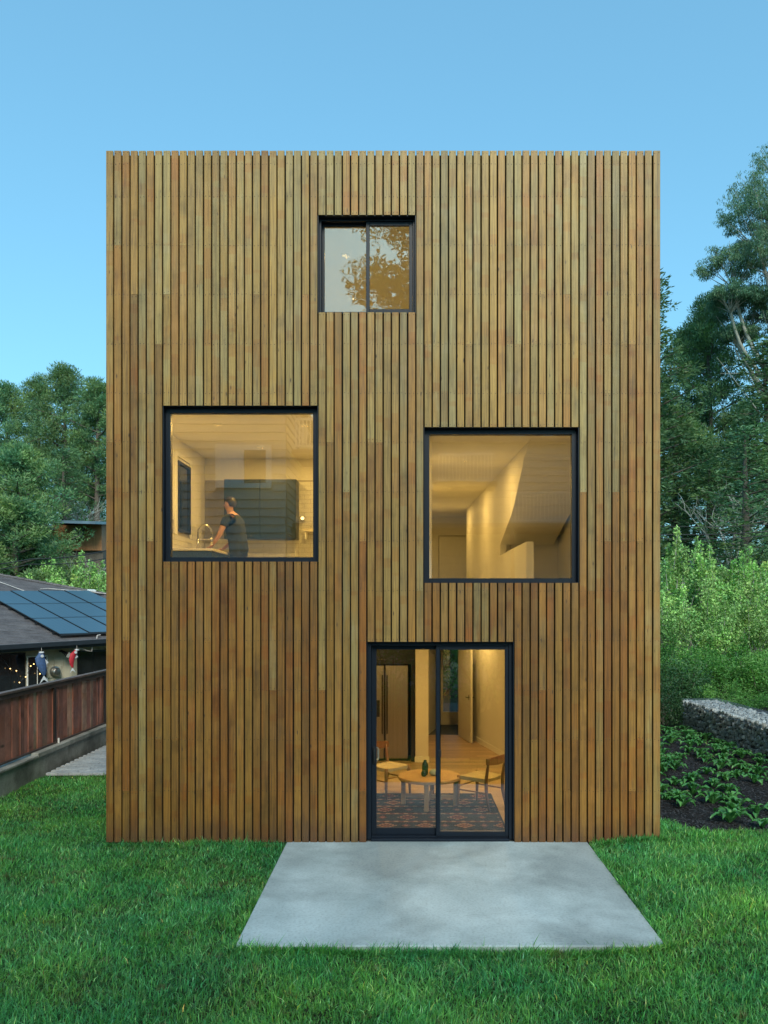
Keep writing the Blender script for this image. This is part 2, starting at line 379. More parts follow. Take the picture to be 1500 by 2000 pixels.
# lawn base sheet: columns of quads reaching the far edge
xs = np.concatenate([np.linspace(LX0, -3.46, 10), np.linspace(-3.44, 2.89, 20), np.linspace(2.9, 4.2, 14), np.linspace(4.5, LX1, 8)])
V = []; Fc = []; R = 24
for x in xs:
    yf = float(lawn_far(np.array(x))) if x > 2.9 or x < -3.45 else .25
    for r in range(R+1):
        y = LY0 + (yf-LY0)*r/R; V.append((x, y, float(lawn_z(x, y))))
for i in range(len(xs)-1):
    for r in range(R):
        a = i*(R+1)+r; Fc.append((a, a+R+1, a+R+2, a+1))
tag(MB().add(V, Fc).build('lawn', M['soil'], smooth=True), 'lawn ground under the grass', kind='structure')

def grass(x0, x1, y0, y1, dens, wmul=1.0, name=None):
    n = int((x1-x0)*(y1-y0)*dens); x = RNG.uniform(x0, x1, n); y = RNG.uniform(y0, y1, n)
    d = y + D
    ok = (y < lawn_far(x) + RNG.normal(0, .03, n)) & ~on_patio(x, y) & (x > -.53*d-.5) & (x < .50*d+.5)
    ok &= ~((x > -3.6) & (x < 3.05) & (y > .02))
    return x[ok], y[ok]
parts = [grass(-7, 8, -5.3, -3.6, 5200), grass(-7, 8, -3.6, -1.5, 4600), grass(-7, 8, -1.5, 1.4, 4300), grass(-7.0, -3.45, 1.4, 4.15, 3500)]
# tufts the mower misses: along the slab edges and the foot of the boards
def strip(n, x0, x1, y0, y1): return RNG.uniform(x0, x1, n), RNG.uniform(y0, y1, n)
parts += [strip(5200, -1.5, 2.26, -3.06, -3.004), strip(1100, -1.50, -1.449, -3.0, 0), strip(1100, 2.204, 2.26, -3.0, 0), strip(2600, -3.65, -1.5, -.07, .04), strip(1600, 2.26, 3.15, -.07, .04)]
gx = np.concatenate([p[0] for p in parts]); gy = np.concatenate([p[1] for p in parts]); n = len(gx)
def fbm(x, y, f, s=0):
    r = 0
    for k in range(4):
        r = r + np.sin(x*f*(1.7**k)+s+k*1.3+1.9*np.sin(y*f*(1.7**k)*.8+k+s))*np.cos(y*f*(1.7**k)*1.1+s*2+k*2.1+1.3*np.sin(x*f*.7*(1.7**k)))/(1.5**k)
    return r/2.2
cl = fbm(gx, gy, 2.2); cl2 = fbm(gx, gy, 6.0, 3); lean_a = fbm(gx, gy, 1.3, 5)*3.2 + fbm(gx, gy, 5, 9)*1.5
L = (.050 + .040*RNG.random(n)**1.5 + .022*cl + .012*cl2) * (1 + .35*(RNG.random(n) < .06))
L = np.clip(L, .022, .14) * np.where((gy > 1.0) & (gx < 0), .8, 1.0)
near = np.minimum(np.abs(gy+3.0), 9) < .06
tall = (near & (gx > -1.5) & (gx < 2.26)) | ((gy > -.08) & (gy < .05) & (gx > -3.7) & (gx < 3.2))
L = np.where(tall, L*(1.15+.5*RNG.random(n)), L)
ang = lean_a + RNG.normal(0, 1.9, n); lean = np.clip(RNG.normal(.75, .42, n), .05, 1.6)*L
wd = (.0022 + .0028*RNG.random(n)**1.5) * (1 + (gy + 5)*.07)
fa = RNG.uniform(0, np.pi*2, n); wx = np.cos(fa)*wd; wy = np.sin(fa)*wd
z0 = lawn_z(gx, gy) - .006
lx = np.cos(ang)*lean; ly = np.sin(ang)*lean
hz = np.sqrt(np.maximum(L**2 - (lean*.75)**2, (L*.35)**2))
p0 = np.stack([gx-wx, gy-wy, z0], -1); p1 = np.stack([gx+wx, gy+wy, z0], -1)
m0 = np.stack([gx-wx*.85+lx*.3, gy-wy*.85+ly*.3, z0+hz*.6], -1); m1 = np.stack([gx+wx*.85+lx*.3, gy+wy*.85+ly*.3, z0+hz*.6], -1)
tp = np.stack([gx+lx, gy+ly, z0+hz], -1)
verts = np.stack([p0, p1, m1, m0, tp], 1).reshape(-1, 3)
b = np.arange(n)*5
idx = np.stack([b, b+1, b+2, b, b+2, b+3, b+3, b+2, b+4], -1).ravel()
v = np.clip(.95 + .22*cl + .16*fbm(gx, gy, .9, 2) + RNG.normal(0, .36, n), .25, 2.3)
ye = np.clip(.5+.5*fbm(gx, gy, 1.6, 7) + RNG.normal(0, .25, n), 0, 1)
dry = RNG.random(n) < .02 + .10*np.clip(fbm(gx, gy, 1.1, 13)-.55, 0, 1)
pale = RNG.random(n) < .05  # sparse blades with highlights painted into their colour
colr = np.stack([v*(.78+.60*ye), v*(.92+.14*ye), v*(1.25-.55*ye), np.ones(n)], -1)
colr[pale] *= np.array([2.9, 1.75, 2.6, 1])
colr[dry] *= np.array([3.0, 1.35, 1.3, 1])
me = np_mesh('grass', verts, 3, idx, np.repeat(colr, 5, 0))
tag(link('grass', me, M['grass']), 'thick green lawn grass around the concrete patio', 'grass', kind='stuff')

# patio slab
pm = MB(); pm.cbox(-1.445, 2.2, -3.0, .045, -.16, -.001, .008)
tag(pm.build('patio', M['patio']), 'pale concrete patio slab in front of the sliding door', kind='structure')

# side path of pavers
pv = MB().box(-6.15, -3.75, 4.05, 15, -.2, -.045)
path = tag(pv.build('paved_path', M['soil']), 'paved side path between the tall house and the fence', kind='structure')
pme = MB().cbox(0, .196, 0, .096, 0, .045, .004).mesh('paver')
cnt = 0; rest = MB()
for r in range(90):
    y = 4.06 + r*.1 + .0
    for c in range(13):
        x = -6.15 + c*.2 - (.1 if r % 2 else 0)
        if x < -6.2 or x > -3.85: continue
        dz = random.uniform(-.003, .003)
        if cnt < 300:
            o = link('paver', pme, M['paver'], path, loc=(x, y, -.047+dz)); cnt += 1
        elif y < 15:
            rest.box(x, x+.196, y, y+.096, -.045, -.002+dz)
tag(rest.build('far_pavers', M['paver'], path), kind='stuff')

# planting bed
bx = []; bf = []
def bed_z(x, y): return .02 + .18*sst(.5, 6.5, y) + .02*np.sin(x*3+y*2) + .012*np.sin(x*9+1)*np.sin(y*8)
xs = np.linspace(2.95, 12, 60); ys = np.linspace(0, 1, 80)
for x in xs:
    yf = float(lawn_far(np.array(x))) - .05
    for t in ys:
        y = yf + (13-yf)*t*t*.6 + (13-yf)*t*.4; bx.append((x, y, float(bed_z(x, y)) if x < 6.4 else float(bed_z(x, y))+.35*float(sst(6.6, 7.2, x))))
for i in range(59):
    for r in range(79):
        a = i*80+r; bf.append((a, a+80, a+81, a+1))
bed = tag(MB().add(bx, bf).build('planting_bed', M['mulch'], smooth=True), 'planting bed of dark mulch right of the tall house', kind='structure')
n = 16000; x = RNG.uniform(3.0, 6.1, n); y = lawn_far(x) - .04 + 6.8*RNG.random(n)**1.4
z = bed_z(x, y) + .004; s = RNG.uniform(.006, .02, n); a = RNG.uniform(0, 6.28, n); t1 = RNG.normal(0, .5, n)
dx = np.cos(a)*s; dy = np.sin(a)*s; w_ = RNG.uniform(.25, .6, n)
q = np.stack([np.stack([x-dx-dy*w_, y-dy+dx*w_, z-t1*s*.4], -1), np.stack([x+dx-dy*w_, y+dy+dx*w_, z+t1*s*.6+.004], -1), np.stack([x+dx+dy*w_, y+dy-dx*w_, z+t1*s*.4+.007], -1), np.stack([x-dx+dy*w_, y-dy-dx*w_, z-t1*s*.3+.004], -1)], 1).reshape(-1, 3)
tag(link('mulch_chips', np_mesh('mulch_chips', q, 4, np.arange(4*n)), M['chips'], bed), kind='stuff')
# ================================================================== the tall house
house = thing('wooden_house', 'tall box shaped house clad in narrow vertical cedar boards with four dark framed openings', 'house', (0, 0, 0))
X0, PIT, BW = -3.633, .09893, .0826
XR = X0 + 67*PIT + BW; TOP = 8.376
def zpx(y): return (1645-y)*S
def colx(i): return X0 + i*PIT
def ox(i0, i1): return colx(i0)-(PIT-BW)*.5, colx(i1)+BW+(PIT-BW)*.5     # opening from column i0 to i1
OPEN = [(26, 37, zpx(610), zpx(419.5)), (7, 25, zpx(1097), zpx(792)), (39, 57, zpx(1138.5), zpx(834)), (32, 49, -.1, zpx(1253.5))]
ROWS = [zpx(y) for y in (320, 384, 479, 575, 672, 768, 864, 961, 1057, 1154, 1251, 1348, 1445, 1545, 1636)]
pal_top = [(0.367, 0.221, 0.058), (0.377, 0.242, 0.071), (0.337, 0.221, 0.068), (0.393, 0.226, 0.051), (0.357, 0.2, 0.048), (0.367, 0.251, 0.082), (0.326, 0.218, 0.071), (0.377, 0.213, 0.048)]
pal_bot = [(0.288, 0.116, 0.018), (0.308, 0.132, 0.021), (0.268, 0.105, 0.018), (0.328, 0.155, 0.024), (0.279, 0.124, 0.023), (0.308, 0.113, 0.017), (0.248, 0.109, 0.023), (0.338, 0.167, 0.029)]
warm = [(0.388, 0.147, 0.022), (0.398, 0.167, 0.025), (0.367, 0.132, 0.02), (0.418, 0.196, 0.034)]
cool = [(0.301, 0.246, 0.113), (0.329, 0.262, 0.116), (0.282, 0.228, 0.109), (0.348, 0.28, 0.116)]
def board_mesh():
    w, t, c = BW, .030, .0045
    pr = [(c, 0), (w-c, 0), (w, c), (w, t), (0, t), (0, c)]
    return MB().prism([(x, y, 0) for x, y in pr], (0, 0, 1)).mesh('board')
bme = board_mesh()
screws = MB()
def disc(x, z, r=.0052):
    screws.add([(x+r*math.cos(a), -.0012, z+r*math.sin(a)) for a in [k*math.pi/3 for k in range(6)]] + [(x+r*.9*math.cos(a), .004, z+r*.9*math.sin(a)) for a in [k*math.pi/3 for k in range(6)]],
               [tuple(range(6))] + [(k, k+6, (k+1) % 6+6, (k+1) % 6) for k in range(6)])
rb = random.Random(42)
def mixc(a, b, f): return tuple(p*(1-f)+q*f for p, q in zip(a, b))
for i in range(68):
    x = colx(i); cuts = [(0.0 if i < 60 else .0, TOP - rb.uniform(0, .004))]
    for a, b, z0, z1 in OPEN:
        if a <= i <= b:
            new = []
            for p, q in cuts:
                if z1 <= p or z0 >= q: new.append((p, q)); continue
                if z0 > p: new.append((p, z0))
                if z1 < q: new.append((z1, q))
            cuts = new
    segs = []
    for p, q in cuts:
        js = [r for r in ROWS if p+.5 < r < q-.9]
        pts = [p]; 
        if q-p > 2.6:
            if rb.random() < (.92 if q-p > 5 else .35):
                j = rb.choice(js); pts.append(j)
                if max(j-p, q-j) > 5.4:
                    js2 = [r for r in js if abs(r-j) > 1.3]
                    if js2: pts.append(rb.choice(js2))
        pts.append(q); pts = sorted(pts)
        segs += [(pts[k]+(.0015 if k else 0), pts[k+1]) for k in range(len(pts)-1)]
    for p, q in segs:
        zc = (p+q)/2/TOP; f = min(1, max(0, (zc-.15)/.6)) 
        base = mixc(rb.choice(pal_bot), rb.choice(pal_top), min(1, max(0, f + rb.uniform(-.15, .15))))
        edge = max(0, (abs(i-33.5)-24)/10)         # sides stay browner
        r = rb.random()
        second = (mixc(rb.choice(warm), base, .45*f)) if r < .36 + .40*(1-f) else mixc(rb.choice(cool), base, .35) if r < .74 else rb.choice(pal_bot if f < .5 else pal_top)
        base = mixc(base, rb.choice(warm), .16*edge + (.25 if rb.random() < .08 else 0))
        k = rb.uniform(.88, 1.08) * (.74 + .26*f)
        if rb.random() < .06: k *= .8
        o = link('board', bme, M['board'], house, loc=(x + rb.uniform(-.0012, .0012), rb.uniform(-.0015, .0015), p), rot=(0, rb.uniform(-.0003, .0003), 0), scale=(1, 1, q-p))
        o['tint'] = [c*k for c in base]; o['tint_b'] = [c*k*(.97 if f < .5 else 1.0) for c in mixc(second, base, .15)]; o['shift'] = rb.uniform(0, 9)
        zs = [r for r in ROWS if p+.03 < r < q-.03]
        for e in (p+.026, q-.026):
            if all(abs(e-r) > .1 for r in zs): zs.append(e)
        for r in zs:
            for s_ in (.018, BW-.018):
                disc(x+s_+rb.uniform(-.003, .003), r+rb.uniform(-.006, .006)*1.3)
tag(screws.build('screw_heads', M['screw'], house), kind='stuff')

def wall_holes(mb, x0, x1, z0, z1, y0, y1, holes):
    xs = sorted({x0, x1, *[h[0] for h in holes], *[h[1] for h in holes]}); zs = sorted({z0, z1, *[h[2] for h in holes], *[h[3] for h in holes]})
    xs = [x for x in xs if x0 <= x <= x1]; zs = [z for z in zs if z0 <= z <= z1]
    for a in range(len(xs)-1):
        run = None
        for b in range(len(zs)-1):
            cx, cz = (xs[a]+xs[a+1])/2, (zs[b]+zs[b+1])/2
            solid = not any(h[0] < cx < h[1] and h[2] < cz < h[3] for h in holes)
            if solid: run = (run[0] if run else zs[b], zs[b+1])
            if (not solid or b == len(zs)-2) and run: mb.box(xs[a], xs[a+1], y0, y1, *run); run = None
    return mb
HO = [(*ox(a, b), z0, z1) for a, b, z0, z1 in OPEN]
HO[3] = (HO[3][0], HO[3][1], -.05, HO[3][3])
wall_holes(MB(), X0+.012, XR-.012, .03, TOP-.033, .048, .062, HO).build('membrane', M['membrane'], house)
wall_holes(MB(), X0+.02, XR-.02, .0, TOP-.10, .062, .30, HO).build('wall_core', M['membrane'], house)
IN = [(h[0], h[1], h[2], h[3]) for h in HO]
wall_holes(MB(), X0+.20, XR-.20, .05, 8.1, .300, .315, IN).build('wall_lining', M['white_wall'], house)
# foundation strip, side and back walls, roof
MB().box(X0+.08, XR-.08, .075, 13.9, -.3, -.002).build('foundation', M['foundation'], house)
YB = 14.0
for nm, xa, xb in (('side_wall', X0+.02, X0+.17), ('side_wall', XR-.17, XR-.02)):
    MB().box(xa, xb, .301, 9.6, .0, 2.60).box(xa, xb, .301, YB-.2, 2.601, TOP-.10).build(nm, M['membrane'], house)
cl = MB()
for s_, xx in ((-1, X0-.001), (1, XR-.018)):
    y = .022
    while y < YB-.1:
        cl.box(xx, xx+.019, y, y+BW, .0 if y < 9.4 else 2.55, TOP-.002); y += PIT
tag(cl.build('side_boards', M['board'], house), kind='stuff')
sb = bpy.data.objects['side_boards']; sb['tint'] = [.22, .13, .05]; sb['tint_b'] = [.25, .2, .1]; sb['shift'] = 2.2
VW = [(.80, 1.32, .30, 1.80)]
MB().box(X0+.02, XR-.02, YB-.2, YB, 2.60, TOP-.1).build('back_wall', M['membrane'], house)
MB().box(X0+.17, XR-.17, .301, YB-.2, 8.12, 8.24).build('roof', M['membrane'], house)

# ------------------------------------------------------------------ rooms
LX, RX = X0+.19, XR-.19
def wallbox(*a, m='white_wall', name='partition'): return MB().box(*a).build(name, M[m], house)
def cyl(mb, c, r, h, k=12): return mb.tube([c, (c[0], c[1], c[2]+h)], r, k)
wallbox(LX, RX, .316, YB-.2, 2.60, 2.78, m='ceiling', name='storey_slab')
# upper slab: open over the stair hall
wallbox(LX, -.32, .316, YB-.2, 5.372, 5.64, m='ceiling', name='storey_slab')
wallbox(-.32, RX, .316, YB-.2, 5.372, 5.64, m='ceiling', name='storey_slab')
wallbox(LX, RX, .316, YB-.2, 8.05, 8.115, m='ceiling', name='ceiling')
for q0, q1 in ((LX-.02, LX), (RX, RX+.02)):
    wallbox(q0, q1, .316, 9.5, .0, 2.6, name='wall_lining'); wallbox(q0, q1, .316, YB-.2, 2.601, 8.05, name='wall_lining')
# ---- ground floor: plank floor
fl = MB().box(LX, RX, .316, 7.75, -.002, .030).build('floor', M['oak_floor'], house)
pl = MB().cbox(0, 1.9, 0, .148, 0, .02, .0015).mesh('plank')
rp = random.Random(3)
for r in range(50):
    y = .32 + r*.15
    x = LX + .02 - rp.uniform(0, 1.2)
    while x < RX:
        xa = max(x, LX+.01); xb = min(x+1.9, RX-.01)
        if xb-xa > .05 and xb > -1.6:
            o = link('plank', pl, M['oak_floor'], fl, loc=(xa, y, .030), scale=((xb-xa-.003)/1.9, 1, 1))
        x += 1.9
# right wall, angled in plan
def slab_line(p, q, th, z0, z1, nm, m):
    p = Vector((p[0], p[1], 0)); q = Vector((q[0], q[1], 0)); n_ = (q-p).cross(Vector((0, 0, 1))).normalized()*th
    pts = [p, q, q+n_, p+n_]
    return MB().prism([(a.x, a.y, z0) for a in pts], (0, 0, z1-z0)).build(nm, m, house)
slab_line((2.80, .32), (1.33, 7.6), .12, .05, 2.6, 'angled_wall', M['white_wall'])
slab_line((2.79, .32), (1.32, 7.6), -.012, .05, .15, 'baseboard', M['trim'])
# pillar between kitchen and hall
wallbox(.17, .40, 4.73, 7.7, .05, 2.6, name='pillar')
MB().cbox(.155, .415, 4.715, 4.73, .05, .155, .002).build('baseboard', M['trim'], house)
# black niche with the fridge
wallbox(-1.9, .165, 5.45, 5.52, .05, 2.6, m='black_panel', name='niche_back')
wallbox(.09, .165, 4.80, 5.45, .05, 2.6, m='black_panel', name='niche_side')
wallbox(-.98, -.92, 4.80, 5.45, .05, 2.6, m='black_panel', name='niche_side')
wallbox(-.92, .09, 4.86, 5.45, 1.80, 2.598, m='black_panel', name='cabinet_front')
wallbox(LX, -.98, 4.9, 5.4, .05, 2.6, m='black_panel', name='cabinet_front')
sp = MB()
for k in (-.49, -.44, -.39): sp.tube([(k, 4.858, 1.885), (k, 4.850, 1.885)], .008, 8)
sp.build('niche_dots', M['chrome'], house)  # chrome dots standing in for three small lights above the fridge
# hall back wall with opening, vestibule behind
wall_holes(MB(), .40, RX, .05, 2.6, 7.70, 7.82, [(.48, 1.14, .05, 2.02)]).build('hall_back_wall', M['white_wall'], house)
cas = MB().cbox(.44, .482, 7.685, 7.70, .05, 2.06).cbox(1.138, 1.18, 7.685, 7.70, .05, 2.06).cbox(.482, 1.138, 7.685, 7.70, 2.02, 2.06)
cas.build('door_casing', M['trim'], house)
slab_line((.46, 7.82), (.83, 9.45), -.1, .03, 2.6, 'curved_hall_wall', M['white_wall'])
wall_holes(MB(), .5, 2.2, .03, 2.6, 9.40, 9.5, [(.86, 1.50, .33, 2.2)]).build('vestibule_wall', M['white_wall'], house)
wallbox(1.55, 1.6, 7.82, 9.4, .03, 2.6, name='vestibule_wall')
wallbox(.3, 1.6, 7.82, 9.4, -.001, .035, m='foundation', name='slate_floor')
vw = MB().box(.84, .875, 9.39, 9.45, .31, 2.22).box(1.485, 1.52, 9.39, 9.45, .31, 2.22).box(.875, 1.485, 9.39, 9.45, .31, .34).build('entry_window', M['trim'], house)
MB().box(.875, 1.485, 9.42, 9.426, .34, 2.2).build('pane', M['glass'], vw)
# open white door
a = Vector((1.31, 6.68)); b = Vector((1.12, 7.66))
idr = slab_line((a.x, a.y), (b.x, b.y), .042, .062, 2.05, 'interior_door', M['door_paint'])
hd = MB().tube([(1.285, 6.76, .98), (1.235, 6.75, .98)], .012, 8).tube([(1.235, 6.75, .98), (1.215, 6.86, .98)], .008, 8).box(1.27, 1.278, 6.73, 6.79, .93, 1.03).build('door_handle', M['black_metal'], idr)
MB().tube([(1.30, 6.74, .98), (1.38, 6.76, .98)], .012, 8).build('door_handle', M['black_metal'], idr)

# ---- second floor: kitchen on the left
KB = 4.10
wallbox(LX, -.44, KB, KB+.1, 2.78, 5.372, name='kitchen_back_wall')
wallbox(-.44, -.34, .316, KB+.1, 2.78, 5.372, name='partition')
# kitchen left wall opening: a black window set on the wall
kw = MB()
for z0, z1, y0, y1 in ((3.98, 4.02, 2.35, 3.05), (5.0, 5.04, 2.35, 3.05), (4.02, 5.0, 2.35, 2.39), (4.02, 5.0, 3.01, 3.05)):
    kw.box(LX, LX+.04, y0, y1, z0, z1)
kwo = kw.build('side_window', M['black_metal'], house)
MB().box(LX+.004, LX+.012, 2.39, 3.01, 4.02, 5.0).build('pane', M['dark_glass'], kwo)
MB().box(LX, LX+.025, 2.20, 2.345, 3.92, 5.10).box(LX, LX+.025, 3.055, 3.16, 3.92, 5.10).box(LX, LX+.03, 2.2, 3.16, 5.1, 5.16).build('window_casing', M['trim'], kwo)
# tiles
tb = MB().cbox(0, .196, 0, .008, 0, .072, .002).mesh('tile')
tiles_b = MB().box(LX+.001, -.45, KB-.006, KB-.0001, 3.69, 5.0).build('tile_backing', M['grout'], house)
for r in range(17):
    z = 3.694 + r*.0755
    x = LX + .01 - (.1 if r % 2 else 0)
    while x < -.5:
        if not (-3.05 < x and x+.2 < -1.82 and z > 3.98) and x > LX+.005:
            if x > -2.0 or z < 3.98: link('tile', tb, M['tile'], tiles_b, loc=(x, KB-.0135, z))
        x += .2
ts = MB().cbox(0, .008, 0, .196, 0, .072, .002).mesh('tile')
tl = MB().box(LX+.0001, LX+.006, 1.95, KB-.02, 3.69, 4.13).build('tile_backing', M['grout'], house)
for r in range(6):
    y = 1.96 - (.1 if r % 2 else 0)
    while y < KB-.25:
        z = 3.694+r*.0755
        if y > 1.95 and not (z > 3.86 and 2.0 < y < 3.16): link('tile', ts, M['tile'], tl, loc=(LX+.0055, y, z))
        y += .2
# ---- stair hall on the right
def wplate(prof, x_of, th, nm, m='white_wall', curve=None):
    """profile of (d, z) points; x_of gives the near face; thick to +x"""
    pts = [(x_of(d), d-D, z) for d, z in prof]
    return MB().prism(pts, (th, 0, 0)).build(nm, M[m], house)
xo = lambda d: 2.257-.0307*d
prof = [(21.6, 2.78), (21.6, 5.372), (12.3, 5.372), (12.75, 5.22)]
edge = [(1024, 893), (1019, 920), (1012, 950), (1004, 988), (998, 1008), (990, 1028), (977, 1064)]
for px, py in edge:
    d = 3611/(px-744); prof.append((d, CZ-(py-CY)/F*d))
prof2 = prof + [(15.6, 3.80), (14.1, 3.83), (12.7, 3.85), (12.7, 2.78)]
wplate(prof2, xo, .115, 'stair_wall')
# sloped soffit of the upper stair
sf = [(12.3, 5.372)] + prof[3:]
m_ = MB(); pts = []
for k in range(len(sf)-1):
    (d0, z0), (d1, z1) = sf[k], sf[k+1]
    m_.prism([(xo(d0)+.115, d0-D, z0), (xo(d1)+.115, d1-D, z1), (xo(d1)+.115, d1-D, z1+.12), (xo(d0)+.115, d0-D, z0+.12)], (2.9-xo(12)-.12, 0, 0))
m_.build('stair_soffit', M['white_wall'], house, smooth=False)
wplate([(15.6, 2.78), (15.6, 4.1), (15.8, 4.1), (15.8, 2.78)], lambda d: 2.0, .9, 'stair_landing_wall')
# corridor left wall, back wall and flush door
wallbox(.26, .375, 2.05, 13.7, 2.78, 5.372, name='corridor_wall')
wallbox(.375, RX, 13.55, 13.7, 2.78, 5.372, name='corridor_back_wall')
cd = MB().cbox(.95, 1.75, 13.50, 13.545, 2.79, 4.81, .004).build('corridor_door', M['door_paint'], house)
MB().cbox(.93, .945, 13.49, 13.55, 2.79, 4.83).cbox(.93, 1.77, 13.49, 13.55, 4.82, 4.835).build('door_casing', M['grout'], house)
# ---- top floor room
wallbox(-2.2, -2.1, .316, 5, 5.64, 8.05); wallbox(.62, .72, .316, 5, 5.64, 8.05); wallbox(-2.1, .62, 4.9, 5, 5.64, 8.05)

# ------------------------------------------------------------------ windows and door
def frame_ring(x0, x1, z0, z1, w_, y0, y1, nm, parent, wb=None, wt=None):
    wb = wb or w_; wt = wt or w_
    m = MB(); m.cbox(x0, x0+w_, y0, y1, z0, z1, .003).cbox(x1-w_, x1, y0, y1, z0, z1, .003)
    m.cbox(x0+w_-.001, x1-w_+.001, y0+.001, y1, z0, z0+wb, .003).cbox(x0+w_-.001, x1-w_+.001, y0+.001, y1, z1-wt, z1, .003)
    return m.build(nm, M['frame'], parent)
def reveal(h, y1, parent):
    x0, x1, z0, z1 = h; t_ = .006
    m = MB().box(x0-.004, x0+t_, .0705, y1, z0, z1).box(x1-t_, x1+.004, .0705, y1, z0, z1).box(x0+t_, x1-t_, .0705, y1, z1-t_, z1+.004).box(x0+t_, x1-t_, .0705, y1, z0-.004, z0+t_)
    return m.build('reveal_lining', M['frame'], parent)
def wthing(nm, parent=house):
    o = bpy.data.objects.new(nm, None); COL.objects.link(o); o.parent = parent; o.empty_display_size = .1; o.location = (0, -.05 if 'window' in nm or 'door' in nm else 0, 0); return o
for k in (1, 2):
    h = HO[k]; W = wthing('picture_window'); reveal(h, .19, W)
    frame_ring(h[0]+.007, h[1]-.007, h[2]+.007, h[3]-.007, .062, .150, .24, 'frame', W, wt=.062, wb=.052)
    MB().box(h[0]+.066, h[1]-.066, .185, .191, h[2]+.056, h[3]-.066).build('pane', M['glass_big' if k == 1 else 'glass_stair'], W)
h = HO[0]; W = wthing('sliding_window'); reveal(h, .19, W)
frame_ring(h[0]+.007, h[1]-.007, h[2]+.007, h[3]-.007, .028, .140, .26, 'frame', W)
xm = (714-CX)*S
frame_ring(h[0]+.036, xm+.03, h[2]+.036, h[3]-.036, .030, .215, .25, 'sash', W)
MB().box(h[0]+.064, xm+.002, .230, .236, h[2]+.064, h[3]-.064).build('pane', M['glass_wavy'], W)
frame_ring(xm, h[1]-.036, h[2]+.036, h[3]-.03, .044, .160, .20, 'sash', W, wt=.05)
MB().box(xm+.042, h[1]-.078, .178, .184, h[2]+.078, h[3]-.078).build('pane', M['glass_wavy'], W)
# sliding door
h = HO[3]; W = wthing('sliding_door')
x0, x1, z1 = h[0], h[1], h[3]
m = MB().box(x0-.004, x0+.006, .0705, .2, .03, z1).box(x1-.006, x1+.004, .0705, .2, .03, z1).box(x0+.006, x1-.006, .0705, .2, z1-.006, z1+.004); m.build('reveal_lining', M['frame'], W)
m = MB().cbox(x0+.007, x0+.05, .12, .25, .005, z1-.007, .003).cbox(x1-.05, x1-.007, .12, .25, .005, z1-.007, .003).cbox(x0+.05, x1-.05, .121, .25, z1-.05, z1-.007, .003)
m.build('frame', M['frame'], W)
MB().cbox(x0+.05, x1-.05, .075, .35, .0, .028, .004).cbox(x0+.05, x1-.05, .15, .162, .028, .046, .002).cbox(x0+.05, x1-.05, .205, .217, .028, .046, .002).build('sill_track', M['frame'], W)
xm = (857-CX)*S
frame_ring(x0+.051, xm+.03, .047, z1-.052, .062, .200, .238, 'sliding_panel', W, wb=.085, wt=.05)
MB().box(x0+.11, xm-.03, .216, .222, .13, z1-.10).build('pane', M['glass'], W)
frame_ring(xm-.028, x1-.051, .047, z1-.052, .045, .142, .180, 'fixed_panel', W, wb=.055, wt=.05)
MB().box(xm+.015, x1-.094, .158, .164, .10, z1-.10).build('pane', M['glass'], W)
xh = x0+.085
MB().cbox(xh-.02, xh+.015, .180, .201, .92, 1.13, .006).tube([(xh, .18, .94), (xh, .15, .97), (xh, .15, 1.08), (xh, .18, 1.11)], .008, 8).build('handle', M['black_metal'], W)
MB().tube([(xh+.03, .245, .95), (xh+.045, .295, .97), (xh+.045, .295, 1.09), (xh+.03, .245, 1.11)], .013, 8).build('handle', M['white_plastic'], W)
MB().cbox(xm+.002, xm+.032, .126, .144, 1.02, 1.10, .004).build('latch', M['black_metal'], W)
# ------------------------------------------------------------------ ceiling lamps of the house
def downlight(x, y, z, pw, r=.05, sz=.10, col=(1.0, .60, .15)):
    L_ = wthing('ceiling_lamp'); L_.location = (x, y, z)
    MB().lathe([(r, 0), (r+.012, 0), (r+.012, -.006), (r, -.006)], k=16).build('lamp_ring', M['trim'], L_)
    MB().lathe([(r-.002, -.001), (r-.002, -.0045)], k=16).build('lamp_lens', M['lamp_glow'], L_)
    ld = bpy.data.lights.new('lamp_light', 'AREA'); ld.shape = 'DISK'; ld.size = sz; ld.energy = pw; ld.color = col
    lo = bpy.data.objects.new('lamp_light', ld); COL.objects.link(lo); lo.parent = L_; lo.location = (0, 0, -.02)
G = .53
for x, y, p_ in ((-.6, 3.0, 26), (1.4, 3.0, 26), (1.2, 6.2, 16), (-.5, 1.2, 16), (1.6, 1.0, 14)): downlight(x, y, 2.6, p_*G)
for x, y, p_ in ((-2.6, 1.4, 24), (-1.4, 1.4, 24), (-2.3, 3.0, 22), (-1.2, 3.0, 22)): downlight(x, y, 5.372, p_*G)
for x, y, p_ in ((1.0, 1.2, 22), (1.0, 4.2, 24), (.95, 7.6, 22), (.95, 11.0, 18)): downlight(x, y, 5.372, p_*G)
for x, y, p_ in ((-.9, 2.2, 15), (-.9, 3.9, 13)): downlight(x, y, 8.05, p_*G)
# cool daylight reaches the vestibule through its own glass
# ================================================================== furniture and person
# fridge
fr = thing('refrigerator', 'two door steel refrigerator standing in the black niche', 'refrigerator', (-.415, 4.83, .05))
MB().cbox(-.46, .46, .06, .6, 0, 1.74, .006).build('body', M['black_panel'], fr)
MB().cbox(-.455, .018, 0, .055, .05, 1.73, .01).build('freezer_door', M['steel'], fr)
MB().cbox(.044, .455, 0, .055, .05, 1.73, .01).build('door', M['steel'], fr)
MB().cbox(-.30, -.06, -.006, .0, .80, 1.10, .002).build('ice_dispenser', M['black_panel'], fr)
for x in (-.012, .074): MB().tube([(x, -.001, .5), (x, -.05, .55), (x, -.05, 1.5), (x, -.001, 1.55)], .011, 8).build('handle', M['black_metal'], fr)
